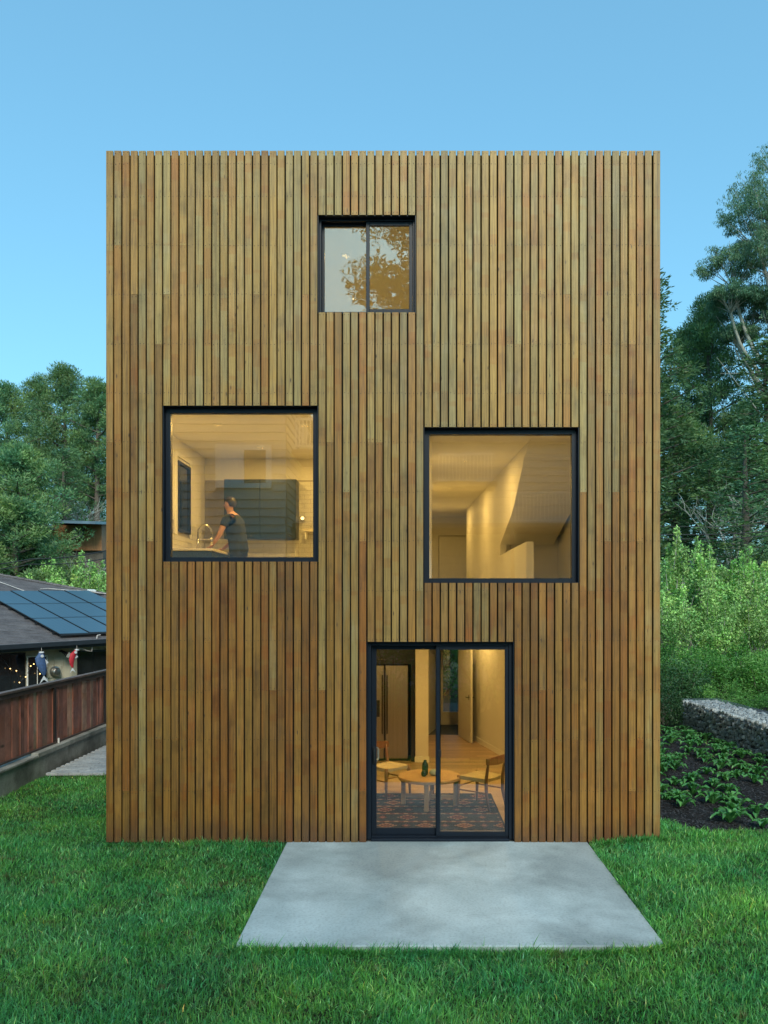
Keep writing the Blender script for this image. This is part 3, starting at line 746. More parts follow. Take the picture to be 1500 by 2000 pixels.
# round table
tb_ = thing('coffee_table', 'round low oak table on square legs behind the glass door', 'table', (.33, 1.63, .05))
MB().lathe([(.40, .37), (.437, .374), (.445, .385), (.445, .412), (.438, .42)], k=48).build('tabletop', M['oak'], tb_)
for k in range(4):
    a = math.radians(k*90 - 98); r = .37
    MB().cbox(r-.03, r+.03, -.03, .03, 0, .372, .004).xf(Matrix.Rotation(a, 4, 'Z')).build('leg', M['oak'], tb_)
MB().cbox(-.34, .34, -.02, .02, .10, .15, .003).xf(Matrix.Rotation(math.radians(-8), 4, 'Z')).build('stretcher', M['oak'], tb_)
MB().cbox(-.02, .02, -.34, .34, .101, .149, .003).xf(Matrix.Rotation(math.radians(-8), 4, 'Z')).build('stretcher', M['oak'], tb_)
def pot(nm, label, prof, loc, m, cat='vase'):
    o = MB().lathe(prof, k=28).build(nm, M[m], smooth=True, loc=loc); tag(o, label, cat, 'pottery on the round table')
zt = .472
pot('vase', 'tall dark green bottle shaped vase on the round table', [(.03, 0), (.042, .01), (.045, .08), (.044, .14), (.032, .17), (.022, .185), (.023, .205), (.018, .205), (.016, .18)], (.27, 1.66, zt), 'vase_green')
pot('vase', 'short round dark green vase in front of the tall green one', [(.022, 0), (.036, .015), (.040, .04), (.034, .065), (.018, .08), (.016, .085), (.012, .085), (.012, .07)], (.25, 1.55, zt), 'vase_green')
pot('bowl_vase', 'squat pale green grey pot on the round table', [(.03, 0), (.052, .012), (.060, .04), (.050, .066), (.028, .080), (.022, .084), (.02, .084), (.02, .07)], (.385, 1.62, zt), 'vase_pale')
def chair(label, loc, ang):
    """front of the chair faces +X locally"""
    t = thing('dining_chair', label, 'chair', loc, ang, 'low teak chairs beside the round table')
    hs = .225
    for sx, sy, h_, back in ((1, 1, .43, 0), (1, -1, .43, 0), (-1, 1, .43, 1), (-1, -1, .43, 1)):
        if back: MB().tube([(-hs-.05, sy*hs*.92, 0), (-hs, sy*hs*.92, .22), (-hs+.005, sy*hs*.92, .42), (-hs-.02, sy*hs*.93, .58), (-hs-.06, sy*hs*.98, .74)], [.015, .023, .025, .020, .014], 10).build('leg', M['teak'], t, smooth=True)
        else: MB().tube([(hs+.01, sy*hs*1.06, 0), (hs, sy*hs*1.04, .22), (hs-.005, sy*hs*1.02, .36), (hs-.005, sy*hs*1.02, .445)], [.014, .022, .025, .024], 10).build('leg', M['teak'], t, smooth=True)
    # woven seat, slightly dished
    V = []; Fc = []; n_ = 14
    for i in range(n_+1):
        for j in range(n_+1):
            a, b = i/n_*2-1, j/n_*2-1; V.append((a*(hs-.005), b*(hs*(1.0+.03*a)-.002), .432 - .028*(1-a*a)*(1-b*b)*1.0 + .012*b*b))
    k = len(V); V += [(x, y, .392) for x, y, z in V]
    q = n_+1
    for i in range(n_):
        for j in range(n_):
            a = i*q+j; Fc.append((a, a+q, a+q+1, a+1)); Fc.append((k+a, k+a+1, k+a+q+1, k+a+q))
    for i in range(n_):
        for a, b in ((i, i+1), (n_*q+i+1, n_*q+i), ((i+1)*q, i*q), (i*q+n_, (i+1)*q+n_)): Fc.append((a, b, b+k, a+k))
    MB().add(V, Fc).build('seat', M['cord'], t)
    MB().tube([(hs-.002, -hs, .30), (hs-.002, hs, .30)], .010, 8).build('stretcher', M['teak'], t)
    for s_ in (-1, 1): MB().tube([(-hs, s_*hs*.94, .25), (hs, s_*hs*1.02, .25)], .010, 8).build('stretcher', M['teak'], t)
    # curved top plank
    pts = []; V = []; Fc = []; n_ = 12
    for i in range(n_+1):
        y = (i/n_*2-1)*.255; x = -hs-.035 - .045*(1-(y/.255)**2); hh = .058*(1-.28*abs(y/.255)**2)
        for dx, dz in ((-.009, -hh), (.009, -hh), (.012, hh), (-.006, hh)): V.append((x+dx, y, .69+dz))
    for i in range(n_):
        for j in range(4): a = i*4+j; b = i*4+(j+1) % 4; Fc.append((a, b, b+4, a+4))
    Fc += [(3, 2, 1, 0), (n_*4, n_*4+1, n_*4+2, n_*4+3)]
    MB().add(V, Fc).build('backrest', M['teak'], t, smooth=False)
    return t
chair('low teak chair with woven cord seat left of the round table', (-.275, 2.25, .052), math.radians(-46))
chair('low teak chair with woven cord seat right of the round table', (1.05, 1.54, .052), math.radians(141))
# kilim rug: flat woven print
def rug_col(u, v):
    navy = (.018, .022, .030); black = (.012, .011, .012); rust = (.19, .05, .025); red = (.14, .025, .028); cream = (.30, .17, .09); org = (.25, .095, .04)
    row = math.floor(v/.40); fv = v/.40 - row; base = navy if row % 2 else black
    tri = abs(((u/.062) % 2)-1)
    if fv < .12 or fv > .93:
        e = fv if fv < .12 else fv-.93
        return (cream if tri > .55 else rust) if abs(e-.05*tri) < .035 else base
    per = .66 if row % 3 else .5; off = .31*row
    a = abs(((u+off)/per) % 1 - .5)*per*2; b = abs(fv-.53)*.40*1.35
    st = .045*round(b/.045)
    dd = a*.62 + st
    if dd < .05: return rust if row % 2 else org
    if dd < .085: return base
    if dd < .135: return org if (row % 3 == 0) else red
    if dd < .165: return cream
    if dd < .20: return base
    a2 = abs(((u+off)/per+.5) % 1 - .5)*per*2; d2 = a2 + st
    if d2 < .045: return cream
    if d2 < .085: return red
    if d2 < .10: return org
    return base
NX, NY = 330, 250; rx0, rx1, ry0, ry1 = -1.35, 1.27, .33, 2.32
V = np.zeros(((NX+1)*(NY+1), 3)); C = np.ones(((NX+1)*(NY+1), 4)); k = 0
for i in range(NX+1):
    for j in range(NY+1):
        x = rx0+(rx1-rx0)*i/NX; y = ry0+(ry1-ry0)*j/NY
        if i == 0 or j == 0 or i == NX or j == NY: V[k] = (x, y, .051); C[k, :3] = (.012, .011, .012)
        else: V[k] = (x, y, .0575 + .0008*math.sin(x*90)*math.sin(y*80)); C[k, :3] = rug_col(x, y-ry0) if 2 < i < NX-3 and 2 < j < NY-3 else (.012, .011, .012)
        k += 1
ii = np.arange((NX+1)*(NY+1)).reshape(NX+1, NY+1)
t_ = NT('kilim'); c_ = t_.attr('tone').outputs['Color']; nf = t_.noise(t_.map(t_.pos(), (400, 60, 1)), 1, 3)
M['kilim'] = t_.fin(t_.mix(1., c_, t_.ramp(nf, [(.3, .7), (.7, 1.25)]), 'MULTIPLY'), .95, spec=.1)
tag(link('rug', np_mesh('rug', V, 4, np.stack([ii[:-1, :-1], ii[1:, :-1], ii[1:, 1:], ii[:-1, 1:]], -1).ravel(), C), M['kilim']), 'dark kilim rug with red and cream diamond rows under the round table', 'rug')

# kitchen
ct = thing('kitchen_counter', 'pale topped counter with dark blue base along the kitchen side wall', 'counter', (-3.44, 1.95, 2.78))
MB().cbox(0, .60, .012, 2.1, 0, .875, .003).build('cabinet_base', M['cabinet'], ct)
for k in range(4): MB().cbox(.60, .618, .03+k*.52, .53+k*.52, .1, .86, .003).build('cabinet_door', M['cabinet'], ct)
MB().cbox(0, .645, -.012, 2.13, .877, .912, .004).build('countertop', M['counter'], ct)
fa = thing('kitchen_faucet', 'tall spring arched kitchen faucet at the sink counter', 'faucet', (-3.10, 2.28, 3.692), math.radians(8))
MB().tube([(0, 0, 0), (0, 0, .16)], [.022, .019], 12).build('faucet_base', M['chrome'], fa, smooth=True)
pts = [(0, 0, .16), (0, 0, .26)] + [(.10-.10*math.cos(a), 0, .26+.11*math.sin(a)) for a in np.linspace(.15, math.pi, 14)] + [(.20, 0, .20)]
MB().tube(pts, .010, 8).build('hose', M['black_metal'], fa, smooth=True)
sg = MB()
for i in range(len(pts)-1):
    p, q = Vector(pts[i]), Vector(pts[i+1])
    for f_ in (.25, .75): c = p.lerp(q, f_); dv = (q-p).normalized()*.004; sg.tube([c-dv, c+dv], .0145, 8)
sg.build('spring', M['chrome'], fa)
MB().tube([(.20, 0, .20), (.20, 0, .07)], [.016, .022], 10).build('spray_head', M['chrome'], fa, smooth=True)
MB().tube([(.0, 0, .145), (.04, 0, .155), (.20, 0, .155)], .007, 8).build('support_arm', M['chrome'], fa)
uc = thing('upper_cabinet', 'dark blue cabinet hung on the kitchen back wall', 'cabinet', (-3.03, 3.70, 3.97))
MB().cbox(0, 1.20, .02, .385, 0, .99, .003).build('body', M['cabinet'], uc)
for k in range(2): MB().cbox(.004+k*.6, .596+k*.6, 0, .019, .004, .986, .003).build('cabinet_door', M['cabinet'], uc)
for x in (.385, .455, 1.09): MB().lathe([(.001, 0), (.011, .001), (.011, .012), (.004, .02)], k=10).xf(Matrix.Translation((x, 0, .05)) @ Matrix.Rotation(math.radians(90), 4, 'X')).build('knob', M['chrome'], uc)
sh = thing('wall_shelf', 'pale shelf on the tiled wall right of the dark cabinet', 'shelf', (-1.72, 3.80, 4.10))
MB().cbox(0, .9, 0, .28, 0, .045, .003).build('shelf_board', M['counter'], sh)
MB().box(.02, .04, .02, .28, -.12, 0).box(.8, .82, .02, .28, -.12, 0).build('bracket', M['trim'], sh)
sc_ = thing('wall_sconce', 'small lit lamp on the tiles above the shelf', 'lamp', (-1.76, 4.02, 4.34))
MB().cbox(-.03, .03, .0, .06, -.03, .03, .004).build('lamp_body', M['chrome'], sc_)
MB().lathe([(.001, 0), (.026, .004), (.030, .03), (.02, .055), (.001, .06)], k=14).xf(Matrix.Translation((0, 0, 0)) @ Matrix.Rotation(math.radians(90), 4, 'X')).build('bulb', M['bulb_glow'], sc_, smooth=True)
pn = thing('hanging_jar', 'pale slender bottle standing on the wall shelf', 'bottle', (-1.55, 3.93, 4.146))
MB().lathe([(.03, 0), (.035, .02), (.035, .16), (.014, .2), (.013, .26)], k=16).build('glass_body', M['white_plastic'], pn, smooth=True)

# person at the sink
def skin(name, pts, edges, m, parent, lev=2, loc=None):
    me = bpy.data.meshes.new(name); me.from_pydata([p[0] for p in pts], edges, [])
    o = link(name, me, m, parent)
    bm = bmesh.new(); bm.from_mesh(me); ly = bm.verts.layers.skin.new()
    bm.verts.ensure_lookup_table()
    for i, p in enumerate(pts):
        r = p[1]; bm.verts[i][ly].radius = r if hasattr(r, '__len__') else (r, r)
    bm.verts[0][ly].use_root = True
    bm.to_mesh(me); bm.free()
    s_ = o.modifiers.new('skin', 'SKIN'); s_.use_smooth_shade = True
    s2 = o.modifiers.new('sub', 'SUBSURF'); s2.levels = lev; s2.render_levels = lev
    return o
def bake(o):
    dg = bpy.context.evaluated_depsgraph_get(); dg.update(); me = bpy.data.meshes.new_from_object(o.evaluated_get(dg)); o.modifiers.clear(); o.data = me
    me.polygons.foreach_set('use_smooth', [True]*len(me.polygons)); return o
# local frame: faces -X, origin between the feet
pr = thing('person', 'person with short dark hair in a navy t-shirt leaning over the kitchen sink', 'person', (-2.66, 3.02, 2.78), math.radians(-22))
J = {'pel': ((.02, 0, .98), (.125, .165)), 'wst': ((.0, 0, 1.12), (.11, .15)), 'chs': ((-.05, 0, 1.32), (.13, .175)), 'col': ((-.09, 0, 1.47), (.085, .11)), 'nk': ((-.125, 0, 1.545), (.052, .055)), 'hb': ((-.15, 0, 1.60), (.06, .06)),
     'hc': ((-.165, 0, 1.68), (.092, .074)), 'ht': ((-.155, 0, 1.755), (.075, .065)),
     'sL': ((-.08, .19, 1.44), .058), 'eL': ((-.20, .26, 1.17), .040), 'wL': ((-.40, .17, .985), .026),
     'sR': ((-.08, -.19, 1.44), .058), 'eR': ((-.16, -.27, 1.17), .040), 'wR': ((-.38, -.20, .985), .026),
     'hL': ((.02, .09, .90), .095), 'kL': ((.0, .10, .49), .058), 'aL': ((.04, .11, .09), .036), 'tL': ((-.14, .12, .035), .034),
     'hR': ((.02, -.09, .90), .095), 'kR': ((.0, -.10, .49), .058), 'aR': ((.04, -.11, .09), .036), 'tR': ((-.14, -.12, .035), .034)}
ks = list(J); E = [('pel', 'wst'), ('wst', 'chs'), ('chs', 'col'), ('col', 'nk'), ('nk', 'hb'), ('hb', 'hc'), ('hc', 'ht'), ('col', 'sL'), ('sL', 'eL'), ('eL', 'wL'), ('col', 'sR'), ('sR', 'eR'), ('eR', 'wR'),
     ('pel', 'hL'), ('hL', 'kL'), ('kL', 'aL'), ('aL', 'tL'), ('pel', 'hR'), ('hR', 'kR'), ('kR', 'aR'), ('aR', 'tR')]
bd = bake(skin('body', [J[k] for k in ks], [(ks.index(a), ks.index(b)) for a, b in E], M['skin'], pr))
bd.data.materials.append(M['shirt']); bd.data.materials.append(M['trousers'])
for p_ in bd.data.polygons:
    c = p_.center
    if c.z < .93 and abs(c.y) < .16 and c.x > -.2 and c.z > .1: p_.material_index = 2
    elif c.z < .1: p_.material_index = 2
    elif c.z < 1.44 and abs(c.y) < .21 and c.x > -.19: p_.material_index = 1
for s_ in (1, -1):      # hands lie on the counter edge, each finger its own chain
    wr = Vector(J['wL' if s_ > 0 else 'wR'][0]); palm = wr + Vector((-.075, -.012*s_, -.022))
    bake(skin('hand', [(wr, (.024, .026)), (wr.lerp(palm, .5), (.022, .036)), (palm, (.014, .040))], [(0, 1), (1, 2)], M['skin'], pr))
    for k, ln in enumerate((.070, .082, .076, .060)):
        o_ = palm + Vector((-.005, (k-1.5)*.021, 0)); d1 = Vector((-.45*ln, (k-1.5)*.004, .004)); d2 = Vector((-.32*ln, 0, -.012)); d3 = Vector((-.2*ln, 0, -.014))
        bake(skin('finger', [(o_+Vector((.015, 0, 0)), .0095), (o_+d1, .0088), (o_+d1+d2, .008), (o_+d1+d2+d3, .0068)], [(0, 1), (1, 2), (2, 3)], M['skin'], pr, 1))
    o_ = wr.lerp(palm, .45) + Vector((0, -.03*s_, 0)); bake(skin('thumb', [(o_, .011), (o_+Vector((-.03, -.022*s_, 0)), .0105), (o_+Vector((-.062, -.026*s_, -.008)), .0085)], [(0, 1), (1, 2)], M['skin'], pr, 1))
# face details
MB().lathe([(.0, 0), (.012, .004), (.010, .02), (.004, .028)], k=8).xf(Matrix.Translation((-.245, 0, 1.668)) @ Matrix.Rotation(math.radians(-70), 4, 'Y')).build('nose', M['skin'], pr, smooth=True)
for s_ in (1, -1):
    MB().lathe([(.003, -.006), (.016, -.003), (.022, .004), (.016, .008), (.004, .006)], k=12).xf(Matrix.Translation((-.155, s_*.082, 1.675)) @ Matrix.Rotation(math.radians(90*s_), 4, 'X') @ Matrix.Scale(1.3, 4, (0, 1, 0))).build('ear', M['skin'], pr, smooth=True)
    MB().lathe([(.001, 0), (.010, .003), (.001, .006)], k=8).xf(Matrix.Translation((-.236, s_*.03, 1.692)) @ Matrix.Rotation(math.radians(-90), 4, 'Y')).build('eye', M['black_metal'], pr)
MB().cbox(-.246, -.235, -.02, .02, 1.63, 1.636, .002).build('mouth', M['teak'], pr)
# hair: cap of the skull with tousled tufts
V = []; Fc = []; nu, nv = 22, 12; rh = random.Random(5)
for i in range(nv+1):
    for j in range(nu):
        th = i/nv*2.25; ph = j/nu*2*math.pi; face = math.cos(ph) < -.35
        th2 = min(th, 1.0 if face else (1.45 if math.cos(ph) < .15 else 2.25)); rr = 1 + .05*rh.random() + .03*math.sin(5*ph+7*th)
        V.append((-.150+.112*rr*math.sin(th2)*math.cos(ph) + .006, .086*rr*math.sin(th2)*math.sin(ph), 1.705+.100*rr*math.cos(th2)))
for i in range(nv):
    for j in range(nu): Fc.append((i*nu+j, i*nu+(j+1) % nu, (i+1)*nu+(j+1) % nu, (i+1)*nu+j))
MB().add(V, Fc).build('hair', M['hair'], pr, smooth=True)
K = {'z': ((.03, 0, .86), (.128, .185)), 'b': ((.02, 0, .97), (.13, .18)), 'w': ((.0, 0, 1.12), (.122, .165)), 'c': ((-.05, 0, 1.32), (.142, .188)), 'n': ((-.088, 0, 1.455), (.098, .125)), 'l1': ((-.08, .19, 1.44), .072), 'l2': ((-.14, .23, 1.30), .060), 'r1': ((-.08, -.19, 1.44), .072), 'r2': ((-.12, -.235, 1.30), .060)}
kk = list(K); EE = [('z', 'b'), ('b', 'w'), ('w', 'c'), ('c', 'n'), ('n', 'l1'), ('l1', 'l2'), ('n', 'r1'), ('r1', 'r2')]
bake(skin('tshirt', [K[k] for k in kk], [(kk.index(a), kk.index(b)) for a, b in EE], M['shirt'], pr))
K = {'q': ((.02, 0, 1.02), (.10, .14)), 'p': ((.02, 0, .93), (.115, .155)), 'a': ((.02, .09, .84), .10), 'b': ((.0, .10, .49), .075), 'c': ((.035, .11, .07), .056), 'd': ((.02, -.09, .84), .10), 'e': ((.0, -.10, .49), .075), 'f': ((.035, -.11, .07), .056)}
kk = list(K); EE = [('q', 'p'), ('p', 'a'), ('a', 'b'), ('b', 'c'), ('p', 'd'), ('d', 'e'), ('e', 'f')]
bake(skin('trousers', [K[k] for k in kk], [(kk.index(a), kk.index(b)) for a, b in EE], M['trousers'], pr))
# ================================================================== left: curb, fence, bungalow
FX = -6.33
curb = thing('retaining_curb', 'low weathered concrete retaining wall under the redwood fence', 'retaining wall', (FX, 6, 0))
MB().cbox(-.09, .13, -10, 9, -.3, .30, .01).build('wall_block', M['curb'], curb)
for y0, y1, z in ((-10, -2.2, .31), (-2.19, 1.2, .345), (1.21, 4.6, .345), (4.61, 9, .345)):
    MB().cbox(-.11, .17, y0, y1, .301, z+.035, .008).build('cap_stone', M['curb'], curb)
fence = thing('board_fence', 'reddish brown redwood board fence on top of the concrete curb', 'fence', (FX, 0, .38))
rf = random.Random(9); y = -3.5; fb = {}
while y < 15:
    w_ = rf.choice((.14, .14, .19, .235)); 
    wq = round(w_, 3)
    if wq not in fb: fb[wq] = MB().cbox(-.010, .010, 0, wq-.003, 0, 1.0, .0025).mesh('fence_board')
    o = link('fence_board', fb[wq], M['fence_wood'], fence, loc=(rf.uniform(-.003, .003) + (.012 if rf.random() < .4 else 0), y, .0), scale=(1, 1, 1.075))
    r = rf.random(); c = (.54, .21, .145) if r < .45 else (.44, .18, .13) if r < .68 else (.58, .33, .23) if r < .90 else (.62, .46, .33)
    k = rf.uniform(.85, 1.15); o['tint'] = [q*k for q in c]; o['tint_b'] = [q*k*.72 for q in c]; o['shift'] = rf.uniform(0, 9)
    y += w_
def tinted(o, c, c2, s_=1.0): o['tint'] = list(c); o['tint_b'] = list(c2); o['shift'] = s_; return o
for y in np.arange(-2.5, 15, 2.42):
    tinted(MB().cbox(.024, .045, y-.05, y+.05, .035, 1.08, .003).build('post', M['fence_wood'], fence), (.06, .035, .028), (.05, .03, .022), y)
tinted(MB().cbox(-.055, .065, -3.5, 15, 1.08, 1.12, .004).build('cap_rail', M['fence_wood'], fence), (.19, .12, .095), (.15, .10, .08))
tinted(MB().cbox(.0245, .05, -3.5, 15, 1.005, 1.075, .003).build('rail', M['fence_wood'], fence), (.11, .06, .045), (.09, .05, .04))
tinted(MB().cbox(.024, .055, -3.5, 15, .0, .034, .003).build('kick_rail', M['fence_wood'], fence), (.10, .055, .042), (.08, .05, .04))
MB().tube([(.075, 4.83, -.02), (.075, 4.83, .09)], .018, 8).build('pipe_stub', M['white_plastic'], fence)

# bungalow: roof coordinates t along the eave, s up the slope
EA = Vector((-11.4, 23-D, 1.72)); ED = Vector((.6, .8, .0)); UD = Vector((-.8, .6, 0)); PITCH = .28
def Rf(t, s, h=0.0): return EA + ED*t + UD*s + Vector((0, 0, PITCH*s + .018*t + h))
bung = thing('bungalow', 'single storey neighbour house with grey shingle roof beyond the fence', 'house', EA)
BO = EA.copy()
def loc(v): return Vector(v) - BO
def body_box(t0, t1, s0, s1, z0, z1):
    pts = [EA + ED*t + UD*s for t, s in ((t0, s0), (t1, s0), (t1, s1), (t0, s1))]
    return [loc((p.x, p.y, z0)) for p in pts], z1-z0
WS = .50
b_ = MB()
pts, hh = body_box(-5.6, 11.1, WS, 17.6, -1.1, 1.78); b_.prism(pts, (0, 0, hh))
b_.build('wall', M['stucco'], bung)
# grooved siding boards facing the garden
g_ = MB(); t = -5.6
while t < 11.0:
    pts, hh = body_box(t, t+.285, WS-.012, WS, -1.1, 1.70); g_.prism(pts, (0, 0, hh)); t += .30
g_.build('siding_panels', M['stucco'], bung)
# shingle courses
sh_ = MB(); ds = .145; s = -.02; rq = random.Random(4)
while s < 9:
    t0, t1 = -6.0, 11.5-s
    n_ = int((t1-t0)/.9)+1
    for k in range(n_):
        a = t0+(t1-t0)*k/n_; b = t0+(t1-t0)*(k+1)/n_-.004; l_ = rq.uniform(.009, .016)
        pts = [loc(Rf(a, s, l_)), loc(Rf(b, s, l_)), loc(Rf(b, s+ds+.02, .001)), loc(Rf(a, s+ds+.02, .001))]
        sh_.prism(pts, (0, 0, -.012))
    s += ds
tag(sh_.build('shingles', M['shingle'], bung), kind='stuff')
rm = MB(); c_ = [Rf(-6, -.02, -.02), Rf(11.5, -.02, -.02), Rf(2.5, 9, -.02), Rf(-6, 9, -.02)]
zr = c_[2].z
e2 = [EA + ED*t + UD*18 + Vector((0, 0, .0)) for t in (11.5, -6)]
rm.prism([loc(q) for q in c_], (0, 0, -.04))
rm.add([loc(q) for q in (c_[1], e2[0], c_[2])], [(0, 1, 2)]); rm.add([loc(q) for q in (e2[0], e2[1], c_[3], c_[2])], [(0, 1, 2, 3)])
rm.build('roof_deck', M['shingle'], bung)
gt = MB(); a = Rf(-6, -.02, -.115); b = Rf(11.5, -.02, -.115)
for p0_, w0, h0 in ((0, .11, .125),):
    pts = [loc(a), loc(a)+Vector((.8, -.6, 0))*w0, loc(a)+Vector((.8, -.6, 0))*w0+Vector((0, 0, h0)), loc(a)+Vector((0, 0, h0))]
    gt.prism(pts, b-a)
gt.build('gutter', M['gutter'], bung)
fa_ = MB(); pts = [loc(Rf(-6, -.0, -.21)), loc(Rf(-6, .045, -.21)), loc(Rf(-6, .045, -.02)), loc(Rf(-6, 0, -.02))]; fa_.prism(pts, b-a); fa_.build('fascia', M['gutter'], bung)
# ridge cap tiles on the hip
hp = MB(); q0, q1 = Rf(11.5, 0, .02), Rf(2.5, 9, .02)
for k in range(50): p, q = q0.lerp(q1, k/50), q0.lerp(q1, (k+1.15)/50); hp.tube([loc(p)+Vector((0, 0, .012)), loc(q)-Vector((0, 0, .004))], [.075, .065], 6)
hp.build('ridge_cap', M['shingle'], bung)
# solar panels
Rm = Matrix((ED.normalized(), (Rf(0, 1)-Rf(0, 0)).normalized(), ED.cross(Rf(0, 1)-Rf(0, 0)).normalized())).transposed().to_4x4()
spm = MB().cbox(.008, .992, .008, 1.672, 0, .035, .004).mesh('solar_panel')
for r in range(3):
    for j in range(9):
        t, s = 1.95+j, .30+1.62*r
        if t+1 + s+1.6 > 11.6: continue
        o = link('solar_panel', spm, M['black_metal'], bung); o.matrix_local = Matrix.Translation(loc(Rf(t, s, .10))) @ Rm
        c_ = link('solar_cells', MB().box(.03, .97, .03, 1.65, .0352, .0375).mesh('solar_cells') if 'solar_cells' not in bpy.data.meshes else bpy.data.meshes['solar_cells'], M['solar'], o)
rl = MB()
for r in range(3):
    for f_ in (.3, 1.3):
        t1 = 11.2-(.3+1.62*r+f_)
        p, q = Rf(1.9, .3+1.62*r+f_, .06), Rf(min(t1, 10.9), .3+1.62*r+f_, .06); rl.tube([loc(p), loc(q)], .03, 6)
p, q = Rf(1.95, .25, .10), Rf(10.2, .25, .10); rl.tube([loc(p), loc(q)], .045, 6)
rl.build('panel_rails', M['black_metal'], bung)
cb = MB(); cb.tube([loc(Rf(3.3+.1*k, 6.6-.42*k+.05*math.sin(k*2), .05)) for k in range(8)], .014, 5); cb.tube([loc(Rf(4.3+.33*k, 5.6-.05*k*k*.3+.08*math.sin(k*1.7), .06)) for k in range(9)], .014, 5)
cb.build('roof_cable', M['cable'], bung)
cb = MB().cbox(-.15, .15, -.08, .08, 0, .08, .01); o = cb.build('junction_box', M['white_plastic'], bung); o.matrix_local = Matrix.Translation(loc(Rf(6.1, 5.2, .05))) @ Rm
# wall coordinates: t from a pixel column, facing the garden
def t_of(px, out=0.0):
    k = (px-CX)/F; s = WS-out
    # X = k*(y+D)
    x0 = EA.x+UD.x*s; y0 = EA.y+UD.y*s + D
    return (k*y0-x0)/(ED.x-k*ED.y)
def dep(t, out=0.0): return (EA + ED*t + UD*(WS-out)).y + D
def zof(py, t): return CZ-(py-CY)/F*dep(t)
def wbox(nm, px0, px1, py0, py1, o0, o1, m, parent=bung):
    t0, t1 = t_of(px0, o1), t_of(px1, o1); tm = (t0+t1)/2; z1, z0 = zof(py0, tm), zof(py1, tm)
    pts = [EA + ED*t + UD*(WS-o) for t, o in ((t0, o0), (t1, o0), (t1, o1), (t0, o1))]
    return MB().prism([loc((p.x, p.y, z0)) for p in pts], (0, 0, z1-z0)).build(nm, M[m], parent)
for a, b, c, d_, mf in ((-8, 50, 1276, 1375, 'black_metal'), (53, 93, 1281, 1350, 'trim'), (152, 212, 1270, 1345, 'black_metal')):
    w_ = wbox('window', a, b, c, d_, .002, .05, mf)
    mid = (a+b)/2; e = 2.2
    for p, q in ((a+e, mid-e*.4), (mid+e*.4, b-e)): wbox('pane', p, q, c+e, d_-e, .0505, .056, 'dark_glass', w_)
def wp(px, py, out):
    t = t_of(px, out); p = EA + ED*t + UD*(WS-out); return Vector((p.x, p.y, CZ-(py-CY)/F*(p.y+D)))
# meter, flood light
mt = MB(); c = wp(106, 1312, .01); nrm = -UD.normalized(); q = nrm.to_track_quat('Z', 'X').to_matrix().to_4x4()
mt.lathe([(.17, 0), (.17, .05), (.13, .06), (.125, .16), (.10, .19), (.03, .20)], k=20).xf(Matrix.Translation(loc(c)) @ q); mt.build('electric_meter', M['steel'], bung)
mt = MB().cbox(-.18, .18, -.30, .24, 0, .045, .01).xf(Matrix.Translation(loc(wp(101, 1312, .005))) @ q); mt.build('meter_box', M['stucco'], bung)
fl_ = MB().tube([loc(wp(116, 1272, .0)), loc(wp(118, 1272, .18))], .03, 8).tube([loc(wp(119, 1271, .16)), loc(wp(126, 1275, .25)), loc(wp(133, 1279, .36))], [.03, .05, .10], 10); fl_.build('flood_light', M['black_metal'], bung)
MB().tube([loc(wp(133, 1279, .361)), loc(wp(133.6, 1279.4, .375))], [.09, .085], 10).build('lamp_lens', M['white_plastic'], bung)
cbl = MB().tube([loc(wp(px, py, .42)) for px, py in ((196, 1240), (190, 1241), (189, 1248), (182, 1255), (179, 1272), (170, 1271), (160, 1267), (150, 1268))], .018, 6); cbl.build('hanging_cable', M['cable'], bung)
# fish kites hung from the gutter
def fishkite(nm, lab, pts, m, ws):
    t = thing(nm, lab, 'fish kite', wp(*pts[0], .60), 0, 'fish kites under the bungalow eave'); o0 = wp(*pts[0], .60)
    P_ = [wp(px, py, .60)-o0 for px, py in pts]; b = MB(); n_ = len(P_); k = 12; vs = []
    side = ED.normalized()
    for i, p in enumerate(P_):
        for j in range(k):
            a = 2*math.pi*j/k; vs.append(p + side*math.cos(a)*ws[i] + UD.normalized()*math.sin(a)*ws[i]*.5)
    b.add(vs, [(i*k+j, i*k+(j+1) % k, (i+1)*k+(j+1) % k, (i+1)*k+j) for i in range(n_-1) for j in range(k)]); b.build('fish_body', M[m], t, smooth=True)
    e = P_[-1]; tl_ = MB().prism([e+side*.0, e+side*ws[1]*1.0+Vector((0, 0, -1.5*ws[1])), e+side*.02+Vector((0, 0, -.9*ws[1])), e-side*.02+Vector((0, 0, -.9*ws[1])), e-side*ws[1]*.9+Vector((0, 0, -1.6*ws[1]))], UD*.012); tl_.build('tail', M['kite_white'], t)
    a, q_ = P_[1], P_[2]; MB().prism([a+side*ws[1]*.9, a.lerp(q_, .6)+side*(ws[1]+.09), q_+side*ws[2]*.9], UD*.012).build('fin', M['kite_white'], t)
    MB().lathe([(.001, 0), (.045, .004), (.045, .012), (.001, .016)], k=12).xf(Matrix.Translation(P_[0].lerp(P_[1], .6)-UD*ws[1]*.55) @ q).build('eye', M['kite_white'], t)
    MB().tube([P_[0], P_[0]+Vector((0, 0, .14))], .006, 5).build('string', M['cable'], t)
    MB().tube([P_[0]+Vector((0, 0, -.02)), P_[0]+Vector((0, 0, .02))], ws[0]*1.05, 12).build('mouth_ring', M['kite_white'], t)
fishkite('fish_kite', 'blue fish shaped cloth kite hanging under the bungalow gutter', [(81, 1274), (78, 1286), (81, 1300), (85, 1312), (86, 1319)], 'kite_blue', [.07, .15, .15, .10, .04])
fishkite('fish_kite', 'small red fish shaped cloth kite hanging under the bungalow gutter', [(150, 1269), (143, 1277), (140, 1288), (140, 1298), (142, 1304)], 'kite_red', [.06, .10, .09, .06, .03])
